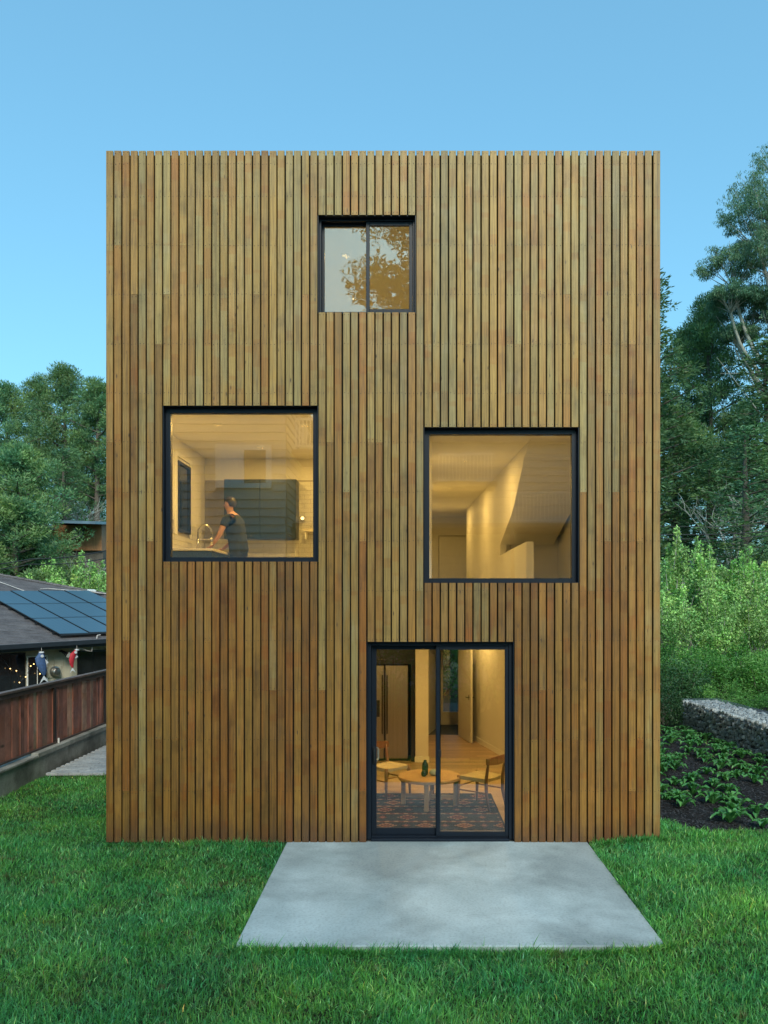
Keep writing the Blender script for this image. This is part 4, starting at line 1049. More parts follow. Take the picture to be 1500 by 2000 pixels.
sl = thing('string_lights', 'warm fairy lights hanging behind the dark bungalow window', 'string lights', wp(10, 1290, .2)); o0 = wp(10, 1290, .2)
pts = [(2, 1283), (20, 1306), (32, 1310), (38, 1333), (50, 1322), (60, 1301), (66, 1297), (78, 1316), (90, 1300)]
MB().tube([wp(px, py, .2)-o0 for px, py in pts], .006, 5).build('wire', M['line'], sl)
bl = MB().lathe([(.001, -.018), (.014, -.008), (.018, 0), (.014, .009), (.001, .018)], k=8).mesh('bulb', True)
for px, py in pts[1:8]: link('bulb', bl, M['bulb_glow'], sl, loc=wp(px, py, .2)-o0)

# ================================================================== right: gabion wall
gab = thing('gabion_wall', 'long wire basket wall of grey stones beside the planting bed', 'gabion wall', (6.1, 4.4, 0))
G0, G1 = Vector((5.95, 7.75, .10)), Vector((6.62, .6, .02)); GL = (G1-G0).length; gd = (G1-G0).normalized(); gn = Vector((0, 0, 1)).cross(gd).normalized()  # across, away from the bed?
if gn.x < 0: gn = -gn
go = Vector((6.1, 4.4, 0))
def gp(l, a, z): return G0 + gd*l + gn*a + Vector((0, 0, z)) - go
core = MB().prism([gp(0.05, .05, -.1), gp(GL-.05, .05, -.1), gp(GL-.05, .75, -.1), gp(.05, .75, -.1)], (0, 0, .72)); core.build('basket_core', M['mulch'], gab)
def rock(seed, r=1.0):
    rr = random.Random(seed); bm = bmesh.new(); bmesh.ops.create_icosphere(bm, subdivisions=1, radius=1)
    sx, sy, sz = rr.uniform(.8, 1.25), rr.uniform(.7, 1.0), rr.uniform(.6, 1.0)
    for v in bm.verts:
        k = rr.uniform(.78, 1.15); v.co = Vector((max(-.72, min(.72, v.co.x*k))*sx, max(-.75, min(.75, v.co.y*k))*sy, max(-.7, min(.7, v.co.z*k))*sz))
    me = bpy.data.meshes.new('stone'); bm.to_mesh(me); bm.free(); return me
rocks = [rock(i) for i in range(8)]
rg = random.Random(12); cand = []
l = .05
z = .03
while z < .70:
    l = .04
    while l < GL:
        r = rg.uniform(.042, .078); cand.append((l, .05+rg.uniform(-.015, .015), z+rg.uniform(-.02, .02), r)); l += r*1.45
    z += .082
l = .04
while l < GL:
    for a in (.12, .24, .36, .48, .60, .72): cand.append((l+rg.uniform(-.03, .03), a+rg.uniform(-.03, .03), .68, rg.uniform(.04, .065)))
    l += .1
for a in np.arange(.1, .8, .1):
    for z in np.arange(.04, .7, .09): cand.append((.04, a, z, .06))
cand.sort(key=lambda c: ((gp(*c[:3])+go).y < 3.6, ) )
vis = [c for c in cand if (gp(*c[:3])+go).y > 4.1 and c[1] < .1]; rest_ = [c for c in cand if not ((gp(*c[:3])+go).y > 4.1 and c[1] < .1)]
vis.sort(key=lambda c: (gp(*c[:3])+go).y); rest_ += vis[300:]; vis = vis[:300]
for c in vis:
    link('stone', rg.choice(rocks), M['stone'], gab, loc=gp(*c[:3]), rot=(rg.uniform(0, 6), rg.uniform(0, 6), rg.uniform(0, 6)), scale=(c[3],)*3)
def joined(nm, cands, parent):
    vs = []; fs = []; n0 = 0; col = []
    for c in cands:
        me = rg.choice(rocks); R_ = Matrix.Rotation(rg.uniform(0, 6), 4, 'X') @ Matrix.Rotation(rg.uniform(0, 6), 4, 'Z')
        p = gp(*c[:3]); vs += [tuple(p + (R_ @ v.co)*c[3]) for v in me.vertices]; fs += [tuple(i+n0 for i in f.vertices) for f in me.polygons]; n0 += len(me.vertices)
    me = bpy.data.meshes.new(nm); me.from_pydata(vs, [], fs); return link(nm, me, M['stone_far'], parent)
t_ = NT('gabion_stone_small'); vo = t_.n('TexVoronoi'); t_.l(t_.pos(), vo.inputs['Vector']); vo.inputs['Scale'].default_value = 9
sx_ = t_.n('SeparateXYZ'); t_.l(vo.outputs['Color'], sx_.inputs[0]); c_ = t_.ramp(sx_.outputs[0], [(0., (.26, .29, .31)), (.5, (.42, .45, .46)), (1., (.60, .62, .62))]); t_.bump(t_.noise(t_.pos(), 14, 5), .6, .01)
M['stone_far'] = t_.fin(t_.mix(1., c_, t_.ramp(t_.noise(t_.pos(), 14, 5), [(.25, .6), (.7, 1.2)]), 'MULTIPLY'), .8)
tag(joined('small_stones', rest_, gab), kind='stuff')
wm = MB(); l = 0
while l < GL:
    wm.tube([gp(l, -.012, 0), gp(l, -.012, .74)], .0022, 3, False); wm.tube([gp(l, -.012, .74), gp(l, .82, .74)], .0022, 3, False); l += .08
for z in np.arange(.02, .75, .08): wm.tube([gp(0, -.012, z), gp(GL, -.012, z)], .0022, 3, False)
for a in np.arange(.06, .84, .08): wm.tube([gp(0, a, .742), gp(GL, a, .742)], .0022, 3, False); wm.tube([gp(-.012, a, 0), gp(-.012, a, .74)], .0022, 3, False)
wm.build('wire_mesh', M['wire'], gab)

# leafy plants in the bed
def leaf_mesh(nm, seed):
    r_ = random.Random(seed); V = []; Fc = []; C = []; n_ = 7; wv = .30+r_.uniform(-.04, .05); arch = r_.uniform(.45, .8)
    for i in range(n_+1):
        u = i/n_; x = u*(1-.22*u*arch); z = .62*math.sin(u*math.pi*.62)*(1-.35*u) - .55*arch*max(0, u-.55)**1.3
        wd_ = wv*.5*(math.sin(math.pi*min(1, u*.92+.05))**.8)*(1.0 if u > .2 else .35)*(1+.12*math.sin(u*17+seed))
        for s_, h_ in ((-1, .05), (-.5, .0), (0, -.03), (.5, .0), (1, .05)):
            V.append((x, s_*wd_, z + h_*(1+.8*math.sin(u*14+s_*2+seed)*abs(s_))))
            mid = abs(s_) < .1; C.append((1.7, 1.5, 1.4, 1) if mid else (1, 1, 1, 1))
    for i in range(n_):
        for j in range(4): a = i*5+j; Fc.append((a, a+1, a+6, a+5))
    me = bpy.data.meshes.new(nm); me.from_pydata(V, [], Fc); ca = me.color_attributes.new('tone', 'FLOAT_COLOR', 'POINT')
    ca.data.foreach_set('color', [q for c in C for q in c]); me.polygons.foreach_set('use_smooth', [True]*len(me.polygons)); return me
leaves = [leaf_mesh('leaf', k) for k in range(6)]
rp = random.Random(31); spots = []
fixed = [(1425, 1600), (1392, 1563), (1440, 1568), (1318, 1532), (1354, 1545), (1490, 1612), (1478, 1583), (1300, 1560), (1325, 1560)]
for px, py in fixed:
    d = (CZ-.08)*F/(py-CY); spots.append(((px-CX)/F*d, d-D))
for _ in range(2500):
    if len(spots) > 112: break
    y = .9 + 6.6*rp.random()**1.1; x = rp.uniform(3.25, 5.85 + .1*(7.5-y))
    if y < lawn_far(np.array(x))+.75+.35*(x < 4.4): continue
    if all((x-a)**2+(y-b)**2 > .29**2 for a, b in spots): spots.append((x, y))
def zone(x, y):
    e = lawn_far(np.array(x)); q = 'front' if y-e < 1.9 else 'middle' if y-e < 3.9 else 'far'
    s_ = 'tall house' if x < 4.0 else 'gabion wall' if x > 5.0 else 'centre line'
    r_ = {'front': 'in the rows near the lawn', 'middle': 'halfway back in the mulch', 'far': 'far back in the mulch'}[q]
    w2 = {'tall house': 'tall house side', 'gabion wall': 'gabion wall side', 'centre line': 'middle of the bed'}[s_]
    return 'leafy green plant %s, %s' % (r_, w2)
FL = ['big leafy plant at the front edge of the mulch bed', 'wide leafy plant with curled grey green leaves behind the front one', 'compact bright green plant near the front right of the mulch bed', 'leafy plant nearest the house corner in the mulch bed', 'bright leafed plant left of the wide curled one', 'yellow green plant where the bed meets the lawn at the right edge', 'leafy plant near the right edge above the yellow green one', 'small plant against the tall house at the mulch edge', 'small drooping plant beside the tall house corner']
for k, (x, y) in enumerate(spots):
    big = k < 9; lab = FL[k] if big else zone(x, y)
    t = thing('leafy_plant', lab, 'plant', (x, y, float(bed_z(x, y))-.01), rp.uniform(0, 6.28), None if big else 'plants '+lab[18:])
    if big: t['group'] = 'leafy plants at the front of the mulch bed'
    nl = rp.randint(11, 16); sz = rp.uniform(.20, .29)*(1.2 if k in (0, 1) else 1.0)
    if y < 3.4 or big:
        for j in range(nl):
            a = j*2.4+rp.uniform(-.3, .3); q_ = j/nl; s_ = sz*(1-.35*q_)*rp.uniform(.85, 1.15)
            link('leaf', rp.choice(leaves), M['docks'], t, rot=(0, -.95*q_**1.2+rp.uniform(-.12, .25), a), scale=(s_, s_*rp.uniform(.8, 1.2), s_))
    else:
        vs = []; fs = []; cs = []; n0 = 0
        for j in range(nl):
            a = j*2.4+rp.uniform(-.3, .3); q_ = j/nl; s_ = sz*(1-.35*q_)*rp.uniform(.85, 1.15); me = rp.choice(leaves)
            R_ = Matrix.Rotation(a, 4, 'Z') @ Matrix.Rotation(-.95*q_**1.2+rp.uniform(-.12, .25), 4, 'Y')
            vs += [tuple(R_ @ (v.co*s_)) for v in me.vertices]; fs += [tuple(i+n0 for i in f.vertices) for f in me.polygons]; n0 += len(me.vertices)
        me = bpy.data.meshes.new('leaves'); me.from_pydata(vs, [], fs); ca = me.color_attributes.new('tone', 'FLOAT_COLOR', 'POINT'); ca.data.foreach_set('color', [1.0]*4*len(vs))
        link('leaves', me, M['docks'], t)
# ================================================================== vegetation
class Tree:
    def __init__(s, seed): s.r = random.Random(seed); s.g = np.random.default_rng(seed); s.w = MB(); s.c = []   # clumps: (center, radii, n)
    def limb(s, p, q, r0, r1, bend=.12, n=5, k=6):
        p, q = Vector(p), Vector(q); L_ = (q-p).length; off = Vector((s.r.uniform(-1, 1), s.r.uniform(-1, 1), s.r.uniform(-.3, .6)))*L_*bend
        pts = [p.lerp(q, i/n) + off*math.sin(math.pi*i/n) for i in range(n+1)]; s.w.tube(pts, [r0+(r1-r0)*i/n for i in range(n+1)], k, False); return pts
    def clump(s, c, rx, rz, n, up=0.0): s.c.append((tuple(c), rx, rz, n, up))
    def leaves(s, lw, ll, mode, col=(1, 1, 1), var=.22):
        out = []; tone = []
        for (c, rx, rz, n, up) in s.c:
            g = s.g; v = g.normal(size=(n, 3)); v /= np.linalg.norm(v, axis=1)[:, None]
            rad = g.uniform(.35, 1.0, n)**.6; 
            if up: v[:, 2] = np.where(v[:, 2] < 0, v[:, 2]*(1-up), v[:, 2])
            p = np.array(c) + v*rad[:, None]*np.array([rx, rx, rz])
            if mode == 'needle':
                d = v*.9 + g.normal(size=(n, 3))*.45 + np.array([0, 0, .5])
            elif mode == 'frond':
                d = v*np.array([1, 1, .15]) + g.normal(size=(n, 3))*np.array([.35, .35, .18]) + np.array([0, 0, .12])
            elif mode == 'droop':
                d = g.normal(size=(n, 3))*.45 + np.array([0, 0, -.8])
            else:
                d = v*.5 + g.normal(size=(n, 3))*.7 + np.array([0, 0, .25])
            d /= np.linalg.norm(d, axis=1)[:, None]
            a = np.cross(d, g.normal(size=(n, 3))); a /= np.linalg.norm(a, axis=1)[:, None]
            L_ = ll*g.uniform(.6, 1.35, n)[:, None]; W = lw*g.uniform(.6, 1.3, n)[:, None]
            q = np.stack([p, p+d*L_*.5+a*W, p+d*L_, p+d*L_*.5-a*W], 1); out.append(q.reshape(-1, 3))
            k = (1 + g.normal(0, var*.5) + g.normal(0, var, n)*.6).clip(.45, 1.7); hue = g.normal(0, .06)
            t = np.stack([k*(1+hue)*col[0], k*col[1], k*(1-hue)*col[2], np.ones(n)], -1); tone.append(np.repeat(t, 4, 0))
        v = np.concatenate(out); return v, np.concatenate(tone)
def finish(T, nm_leaf, lw, ll, mode, mat, bark_m, nm_tree, var=.22):
    v, t = T.leaves(lw, ll, mode, var=var); me = np_mesh(nm_leaf, v, 4, np.arange(len(v)), t); me.materials.append(M[mat])
    wm_ = T.w.mesh('trunk', True) if T.w.v else None
    if wm_: wm_.materials.append(M[bark_m])
    return {'crown': me, 'trunk': wm_, 'name': nm_tree}
def pine(seed, h=15, R=3.6, low=.33, dens=1.0, flat=.0):
    T = Tree(seed); r = T.r; top = T.limb((0, 0, 0), (r.uniform(-.5, .5), r.uniform(-.5, .5), h*.97), .30, .05, .02, 10, 8)
    nb = int(46*dens)
    for k in range(nb):
        f = low + (1-low)*(k+.5)/nb; z = h*f; q = (f-low)/(1-low)
        L_ = R*(math.sin(math.pi*min(1, (.22+.78*q)))**.55)*(1.0-.25*q)*r.uniform(.5, 1.1); a = k*2.4+r.uniform(-.5, .5)
        c = top[min(10, int(f*10))]; p0 = Vector((c.x, c.y, z-.15*L_)); e = Vector((c.x+L_*math.cos(a), c.y+L_*math.sin(a), min(h*1.02, z+L_*r.uniform(.05, .38))))
        pts = T.limb(p0, e, .07, .02, .08, 4, 5)
        for j, u in enumerate((.42, .62, .8, 1.0)):
            pc = p0.lerp(e, u)
            for _ in range(2):
                cc = pc + Vector((r.uniform(-.5, .5), r.uniform(-.5, .5), r.uniform(-.15, .35)))*(.55+.25*u)*R/3.6*1.2
                T.clump(cc, r.uniform(.38, .68)*R/3.6*1.15, r.uniform(.26, .44)*R/3.6*1.15, int(r.uniform(70, 115)))
    for _ in range(6): T.clump((r.uniform(-.5, .5), r.uniform(-.5, .5), h*r.uniform(.93, 1.0)), .5, .4, 60)
    return T
def cypress(seed, h=14, R=4.0, low=.06, spread=.75, thin=.16):
    T = Tree(seed); r = T.r; T.limb((0, 0, 0), (.2, .1, h*.98), .38, .04, .015, 10, 8)
    nb = int(h*6.5)
    for k in range(nb):
        f = low+(1-low)*(k+.5)/nb; z = h*f; L_ = R*(1-f)**spread*r.uniform(.55, 1.12)+.35; a = k*2.4+r.uniform(-.6, .6)
        rise = r.uniform(.08, .34); e = Vector((L_*math.cos(a), L_*math.sin(a), z+L_*rise)); p0 = Vector((0, 0, z))
        T.limb(p0, e, .05, .015, .06, 3, 4)
        m_ = max(2, int(L_/.55))
        for j in range(m_):
            u = (j+1)/m_; pc = p0.lerp(e, u); w_ = (.30+.34*math.sin(math.pi*min(.85, u)))
            T.clump(pc+Vector((r.uniform(-.2, .2), r.uniform(-.2, .2), r.uniform(-.06, .08))), w_*1.1, thin*r.uniform(.7, 1.3), int(62+30*r.random()))
    return T
def eucalyptus(seed):
    """several domed lobes of fine leaves carried by long rising limbs"""
    T = Tree(seed); r = T.r; base = T.limb((0, 0, 0), (.2, 0, 11), .55, .40, .03, 6, 10); f0 = base[-1]
    lobes = [((.2, 0, 24.6), 3.3, 3.2), ((-1.9, -.8, 22.6), 2.1, 2.0), ((-3.0, .2, 20.4), 1.8, 1.6), ((-.8, -1.6, 20.2), 2.5, 2.0), ((1.6, .5, 22.6), 3.0, 2.4), ((2.2, -1.0, 19.4), 2.6, 2.0), ((-3.5, -.6, 18.2), 1.3, 1.0), ((-1.6, 1.5, 18.2), 1.9, 1.3), ((-2.6, .6, 16.4), 1.1, .7), ((.6, -1.2, 17.0), 2.0, 1.1), ((.2, -1.2, 22.4), 2.4, 1.8), ((1.2, 0, 16.0), 2.2, 1.6), ((-.6, 1.0, 18.6), 2.2, 1.3)]
    for c, R, H in lobes:
        c = Vector(c); R *= 1.12; H *= 1.1; root = f0.lerp(Vector((c.x*.2, c.y*.2, c.z)), r.uniform(.1, .45)); hub = c-Vector((0, 0, H*.75))
        T.limb(root, hub, .15, .08, .10, 6, 6)
        for k in range(int(9+5*R)):
            a = k*2.4+r.uniform(-.3, .3); th = math.acos(1-1.05*((k+.5)/int(9+5*R)))
            e = c + Vector((R*math.sin(th)*math.cos(a), R*math.sin(th)*math.sin(a), H*math.cos(th)*.95))*r.uniform(.86, 1.03); pts = T.limb(hub, e, .035, .008, .12, 4, 4)
            for i_ in range(12):
                q = hub.lerp(e, r.uniform(.70, 1.0)) + Vector((r.uniform(-.5, .5), r.uniform(-.5, .5), r.uniform(-.2, .25)))*R*.34; T.clump(q, r.uniform(.24, .42), r.uniform(.14, .24), 40, .5)
    for k in range(14):
        a = math.pi + r.uniform(-1.2, 1.2); T.limb((0, 0, r.uniform(9, 15)), (r.uniform(2.2, 4.2)*math.cos(a), 2.5*math.sin(a), r.uniform(14, 18)), .06, .012, .14, 5, 4)
    return T
def willow(seed, h=4.2, R=2.0, n=75, shoots=16):
    T = Tree(seed); r = T.r
    for k in range(9):
        a = r.uniform(0, 6.28); T.limb((r.uniform(-.3, .3), r.uniform(-.3, .3), 0), (R*.6*math.cos(a), R*.6*math.sin(a), h*r.uniform(.5, .8)), .05, .015, .1, 4, 5)
    for k in range(n):
        a = r.uniform(0, 6.28); q = r.random()**.5; z = h*(.08+.84*r.random()); rr = R*math.sqrt(max(.05, 1-((z/h-.42)/.62)**2))*(.55+.45*q)
        T.clump((rr*math.cos(a), rr*math.sin(a), z), r.uniform(.26, .50), r.uniform(.24, .42), 95)
    for k in range(shoots):
        a = r.uniform(0, 6.28); q = r.random(); x, y = R*q*.8*math.cos(a), R*q*.8*math.sin(a); z0_ = h*(.95-.3*q*q); zz = z0_+r.uniform(.35, .95)
        e = (x+r.uniform(-.15, .15), y+r.uniform(-.15, .15), zz); T.limb((x, y, z0_-.4), e, .018, .006, .05, 3, 4)
        for j in range(6): u = j/5; T.clump((x+(e[0]-x)*u, y+(e[1]-y)*u, z0_+(zz-z0_)*u-.05), .17*(1.15-u*.75), .15, 34)
    return T
def baretree(seed, h=11, R=3.0):
    T = Tree(seed); r = T.r
    def grow(p, d, L_, rad, lev):
        e = p + d*L_; T.limb(p, e, rad, rad*.6, .10, 4, 5)
        if lev == 0: return
        for _ in range(3 if lev > 1 else 4):
            nd = (d + Vector((r.uniform(-1, 1), r.uniform(-1, 1), r.uniform(-.25, .65)))*.8).normalized(); grow(p.lerp(e, r.uniform(.5, 1)), nd, L_*r.uniform(.55, .8), rad*.55, lev-1)
    grow(Vector((0, 0, 0)), Vector((.08, 0, 1)).normalized(), h*.42, .16, 4); T.clump((0, 0, h*.7), 1.2, 1.2, 60); return T
KIND = {
 'pine_a': finish(pine(1, 15, 3.6), 'crown', .028, .22, 'needle', 'pine', 'bark', 'pine_tree'),
 'pine_b': finish(pine(2, 15, 3.0, .45, .8), 'crown', .028, .22, 'needle', 'pine', 'bark', 'pine_tree'),
 'pine_c': finish(pine(3, 9, 2.6, .15, 1.0), 'crown', .024, .17, 'needle', 'pine', 'bark', 'pine_tree'),
 'cyp_a': finish(cypress(4, 15, 4.2), 'crown', .035, .24, 'frond', 'cypress', 'bark', 'cypress_tree'),
 'cyp_b': finish(cypress(5, 12, 3.0, .05, .9), 'crown', .03, .20, 'frond', 'cypress', 'bark', 'cypress_tree'),
 'euca': finish(eucalyptus(6), 'crown', .020, .18, 'droop', 'euca', 'bark_pale', 'eucalyptus_tree'),
 'wil_a': finish(willow(7), 'crown', .028, .085, 'leaf', 'willow', 'bark_pale', 'willow_shrub', .5),  # wide willow tone spread stands in for depth shading between leaves
 'wil_b': finish(willow(8, 3.6, 2.2, 80, 9), 'crown', .03, .085, 'leaf', 'willow', 'bark_pale', 'willow_shrub', .5),
 'shr': finish(willow(9, 2.4, 1.5, 60, 3), 'crown', .032, .075, 'leaf', 'shrub', 'bark', 'green_shrub', .3),
 'ivy': finish(willow(10, 2.0, .9, 46, 0), 'crown', .03, .065, 'leaf', 'ivy', 'bark', 'ivy_mound', .3),
 'bare': finish(baretree(11), 'crown', .03, .12, 'leaf', 'willow', 'bark_pale', 'bare_tree'),
}
def plant(kind, x, y, h=None, label='', cat='tree', rz=0.0, group=None, z=None, wide=1.0):
    K_ = KIND[kind]; H0 = {'pine_a': 15, 'pine_b': 15, 'pine_c': 9, 'cyp_a': 15, 'cyp_b': 12, 'euca': 27.9, 'wil_a': 4.9, 'wil_b': 4.2, 'shr': 2.7, 'ivy': 2.0, 'bare': 11}[kind]
    s = (h/H0) if h else 1.0; zz = float(terr_z(np.array(x), np.array(y))) if z is None else z
    t = thing(K_['name'], label, cat, (x, y, zz-.05), rz, group); t.scale = (s*wide, s*wide, s)
    if K_['trunk']: link('trunk', K_['trunk'], None, t)
    link('crown', K_['crown'], None, t); return t
def at(kind, px, ytop, d, label, cat='tree', rz=0.0, group=None, wide=1.0):
    x = (px-CX)/F*d; y = d-D; zt_ = CZ-(ytop-CY)/F*d; z0_ = float(terr_z(np.array(x), np.array(y)))
    return plant(kind, x, y, zt_-z0_, label, cat, rz, group, None, wide)
gl_ = 'trees on the slope left of the tall house'; gr_ = 'trees on the slope right of the tall house'
at('pine_a', 18, 757, 50, 'broad topped pine at the left edge of the photo', rz=.4, group=gl_, wide=.9)
at('pine_a', 132, 727, 52, 'tallest dark green pine left of the tall house', rz=2.0, group=gl_, wide=.95)
at('pine_b', 190, 748, 49, 'pine with bare lower trunk close to the house corner on the left', rz=1.1, group=gl_)
at('pine_b', 78, 748, 57, 'thin airy pine between the two broad pines on the left', rz=4.0, group=gl_, wide=.9)
at('pine_b', 222, 752, 51, 'pine mostly hidden behind the left edge of the tall house', rz=5.0, group=gl_)
at('cyp_b', -15, 850, 43, 'dark conifer cut by the left edge of the photo', rz=2.5, group=gl_)
at('pine_c', 48, 880, 41, 'young bushy pine in the middle of the left slope', rz=.9, group=gl_, wide=1.1)
at('cyp_b', 128, 878, 44, 'dark layered conifer above the orange house', rz=3.9, group=gl_)
at('pine_c', 20, 985, 35, 'low dark pine at left in front of the slope', rz=3.0, group=gl_, wide=1.35)
at('pine_c', 48, 1040, 36.5, 'low bushy pine beside the orange house deck', rz=5.0, group=gl_, wide=1.3)
at('bare', 140, 925, 46, 'leafless pale branched tree among the left pines', rz=1.0, group=gl_)
at('bare', 88, 900, 48, 'bare grey branches showing between the left pines', rz=3.0, group=gl_)
at('bare', 170, 1040, 38, 'small pale bare tree in front of the orange house', rz=2.0, group=gl_, wide=.8)
at('pine_c', 176, 945, 50, 'green conifer just above the orange house roof', rz=2.2, group=gl_)
for k, (px, yt, d, kd, lb) in enumerate(((-22, 1090, 35, 'wil_b', 'light green willow shrub at the left edge above the shingle roof'), (22, 1106, 33.5, 'wil_b', 'rounded light green willow shrub behind the left end of the roof'), (66, 1122, 33, 'wil_b', 'lowest light green willow shrub behind the bungalow roof'), (104, 1093, 34.5, 'wil_a', 'light green willow shrub with upright shoots behind the roof'), (150, 1078, 35, 'wil_a', 'tallest light green willow shrub behind the bungalow roof'), (192, 1085, 34, 'wil_b', 'light green willow shrub beside the left corner of the tall house'), (232, 1086, 34, 'wil_a', 'light green willow shrub half hidden by the tall house'))):
    at(kd, px, yt, d, lb, 'shrub', k*1.7, 'willow shrubs behind the bungalow')
# right
at('euca', 1534, 272, 46, 'huge eucalyptus with domed crown at the right edge', rz=0, group=gr_)
at('cyp_a', 1262, 545, 43, 'dark cypress rising right behind the tall house corner', rz=.5, group=gr_, wide=.9)
at('pine_a', 1392, 592, 50, 'bluish green pine between the cypress and the eucalyptus', rz=.2, group=gr_, wide=.75)
at('pine_b', 1340, 650, 53, 'pine behind the cypress at right', rz=4.2, group=gr_, wide=.9)
at('cyp_a', 1500, 665, 40, 'large dark spreading cypress under the eucalyptus', rz=2.2, group=gr_, wide=1.1)
at('cyp_b', 1463, 835, 33, 'young layered cypress in front at right', rz=3.0, group=gr_, wide=1.15)
at('pine_b', 1320, 800, 45, 'dark trunked tree just right of the tall house', rz=.8, group=gr_, wide=1.2)
at('cyp_b', 1395, 905, 41, 'dark conifer filling the gap above the willows', rz=1.9, group=gr_, wide=1.5)
at('cyp_b', 1310, 900, 48, 'shaded conifer far behind the willows near the house corner', rz=4.9, group=gr_, wide=1.6)
at('bare', 1420, 880, 38, 'pale bare branches spreading in front of the right cypresses', rz=.4, group=gr_)
at('pine_a', 1450, 790, 56, 'distant pine seen between the cypress limbs', rz=3.2, group=gr_)
for k, (px, yt, d, kd, wd_, lb) in enumerate(((1312, 1030, 27, 'wil_a', .9, 'tall light green willow with upright shoots by the house corner'), (1366, 1058, 27.5, 'wil_a', 1, 'light green willow second from the house corner'), (1418, 1080, 28, 'wil_b', 1, 'rounded light green willow in the middle of the right hedge'), (1470, 1068, 27, 'wil_a', 1, 'light green willow with feathery tips near the right edge'), (1520, 1075, 26.5, 'wil_b', 1, 'light green willow cut by the right edge of the photo'),
        (1335, 1128, 25, 'wil_b', 1, 'lower willow in front of the tall one by the corner'), (1395, 1140, 24.5, 'wil_b', 1, 'lower willow at the centre of the right hedge'), (1460, 1150, 24.5, 'wil_b', 1, 'lower willow at the right of the hedge'), (1515, 1160, 24, 'wil_b', 1, 'lower willow at the right frame edge'))):
    at(kd, px, yt, d, lb, 'shrub', k*1.3, 'willow shrubs behind the gabion wall', wd_)
for k, (px, yt, d, lb) in enumerate(((1340, 1252, 21.5, 'bright green shrub left above the gabion end'), (1385, 1248, 21.8, 'bright green shrub above the gabion wall'), (1432, 1262, 21, 'wide bright green shrub over the middle of the gabion wall'), (1482, 1250, 20.8, 'bright green shrub over the right part of the gabion wall'), (1530, 1258, 20.5, 'bright green shrub at the right frame edge'), (1400, 1320, 19.3, 'low yellow green shrub right behind the gabion top'), (1455, 1335, 18.6, 'low green shrub touching the gabion top at right'), (1505, 1345, 18.2, 'low grassy green shrub at the right end of the gabion top'))):
    at('shr', px, yt, d, lb, 'shrub', k*2.1, 'green shrubs above the gabion wall', 1.15)
for k, (px, yt, d, lb) in enumerate(((1300, 1300, 19.0, 'dark ivy mound against the tall house corner'), (1322, 1285, 19.4, 'dark ivy mound left of the gabion end'), (1345, 1315, 20.2, 'dark ivy mound behind the gabion end'), (1290, 1335, 18.0, 'low dark ivy mound nearest the house'))):
    at('ivy', px, yt, d, lb, 'shrub', k*2.1, 'dark ivy beside the gabion wall')
# behind the house seen through the hall window
for x, y, lb in ((.9, 17.5, 'green shrub outside the entry window'), (2.2, 18.2, 'second green shrub outside the entry window')): plant('shr', x, y, 3.2, lb, 'shrub', x)
# behind the camera, seen mirrored in the panes
plant('pine_b', 1.1, -24.5, 20.5, 'tall pine mirrored in the top window', rz=1.0, group='trees behind the garden', z=0)
plant('bare', -5.2, -27, 15.0, 'bare tree mirrored in the left top pane', rz=1.0, group='trees behind the garden', z=0)
plant('cyp_b', 6.5, -24, 12.0, 'cypress mirrored in the right window', rz=1.0, group='trees behind the garden', z=0)
for k, x in enumerate((-2.6, -.3, 2.0, 4.3)): plant('shr', x, -13.2-.4*(k % 2), 3.0+.3*(k % 3), ['leftmost', 'second', 'third', 'rightmost'][k]+' hedge shrub mirrored in the sliding door', 'shrub', k*1.1, 'hedge behind the garden', z=-.1)

# ================================================================== orange house on the slope
d0 = 43.5
oh = thing('orange_house', 'orange timber house with blue metal roofs among the left pines', 'house', P(150, 1100, d0)); oo = P(150, 1100, d0)
def ob(nm, px0, px1, py0, py1, dd0, dd1, m, parent=oh):
    a = P(px0, py1, d0); b = P(px1, py0, d0); return MB().box(a.x-oo.x, b.x-oo.x, dd0, dd1, a.z-oo.z, b.z-oo.z).build(nm, M[m], parent)
ob('wall', 85, 122, 1030, 1075, 0, 4, 'house_orange'); ob('wall', 122, 215, 1026, 1078, -1.2, 4, 'house_orange')
w1 = ob('window', 87, 121, 1034, 1056, -.08, -.005, 'trim'); ob('pane', 88, 120, 1035, 1055, -.1, -.081, 'dark_glass', w1)
w2 = ob('window', 163, 182, 1035, 1058, -1.28, -1.205, 'black_metal'); ob('pane', 164, 172, 1036, 1057, -1.3, -1.281, 'dark_glass', w2); ob('pane', 173.5, 181, 1036, 1057, -1.3, -1.281, 'dark_glass', w2)
for a, b, c, dd in ((118, 170, 1013, 1.0), (150, 225, 1016, -.6), (78, 126, 1024, .4)):
    p, q_ = P(a, c, d0)-oo, P(b, c+2, d0)-oo
    MB().prism([(p.x, -2.2+dd, p.z-.42), (q_.x, -2.2+dd, q_.z-.42), (q_.x, 3.5+dd, q_.z+.05), (p.x, 3.5+dd, p.z+.05)], (0, 0, .14)).build('roof', M['blue_roof'], oh)
dk = MB(); a, b = P(82, 1058, d0)-oo, P(128, 1058, d0)-oo
dk.box(a.x, b.x, -1.6, -1.52, a.z-.06, a.z+.0); 
x = a.x
while x < b.x: dk.box(x, x+.06, -1.6, -1.54, a.z-.8, a.z-.06); x += .16
dk.box(a.x, b.x, -1.7, 0, a.z-.95, a.z-.8); dk.build('deck_railing', M['trim'], oh)
MB().box(a.x, P(215, 0, d0).x-oo.x, -1.0, 3.8, P(0, 1150, d0).z-oo.z, P(0, 1078, d0).z-oo.z).build('base', M['bark'], oh)
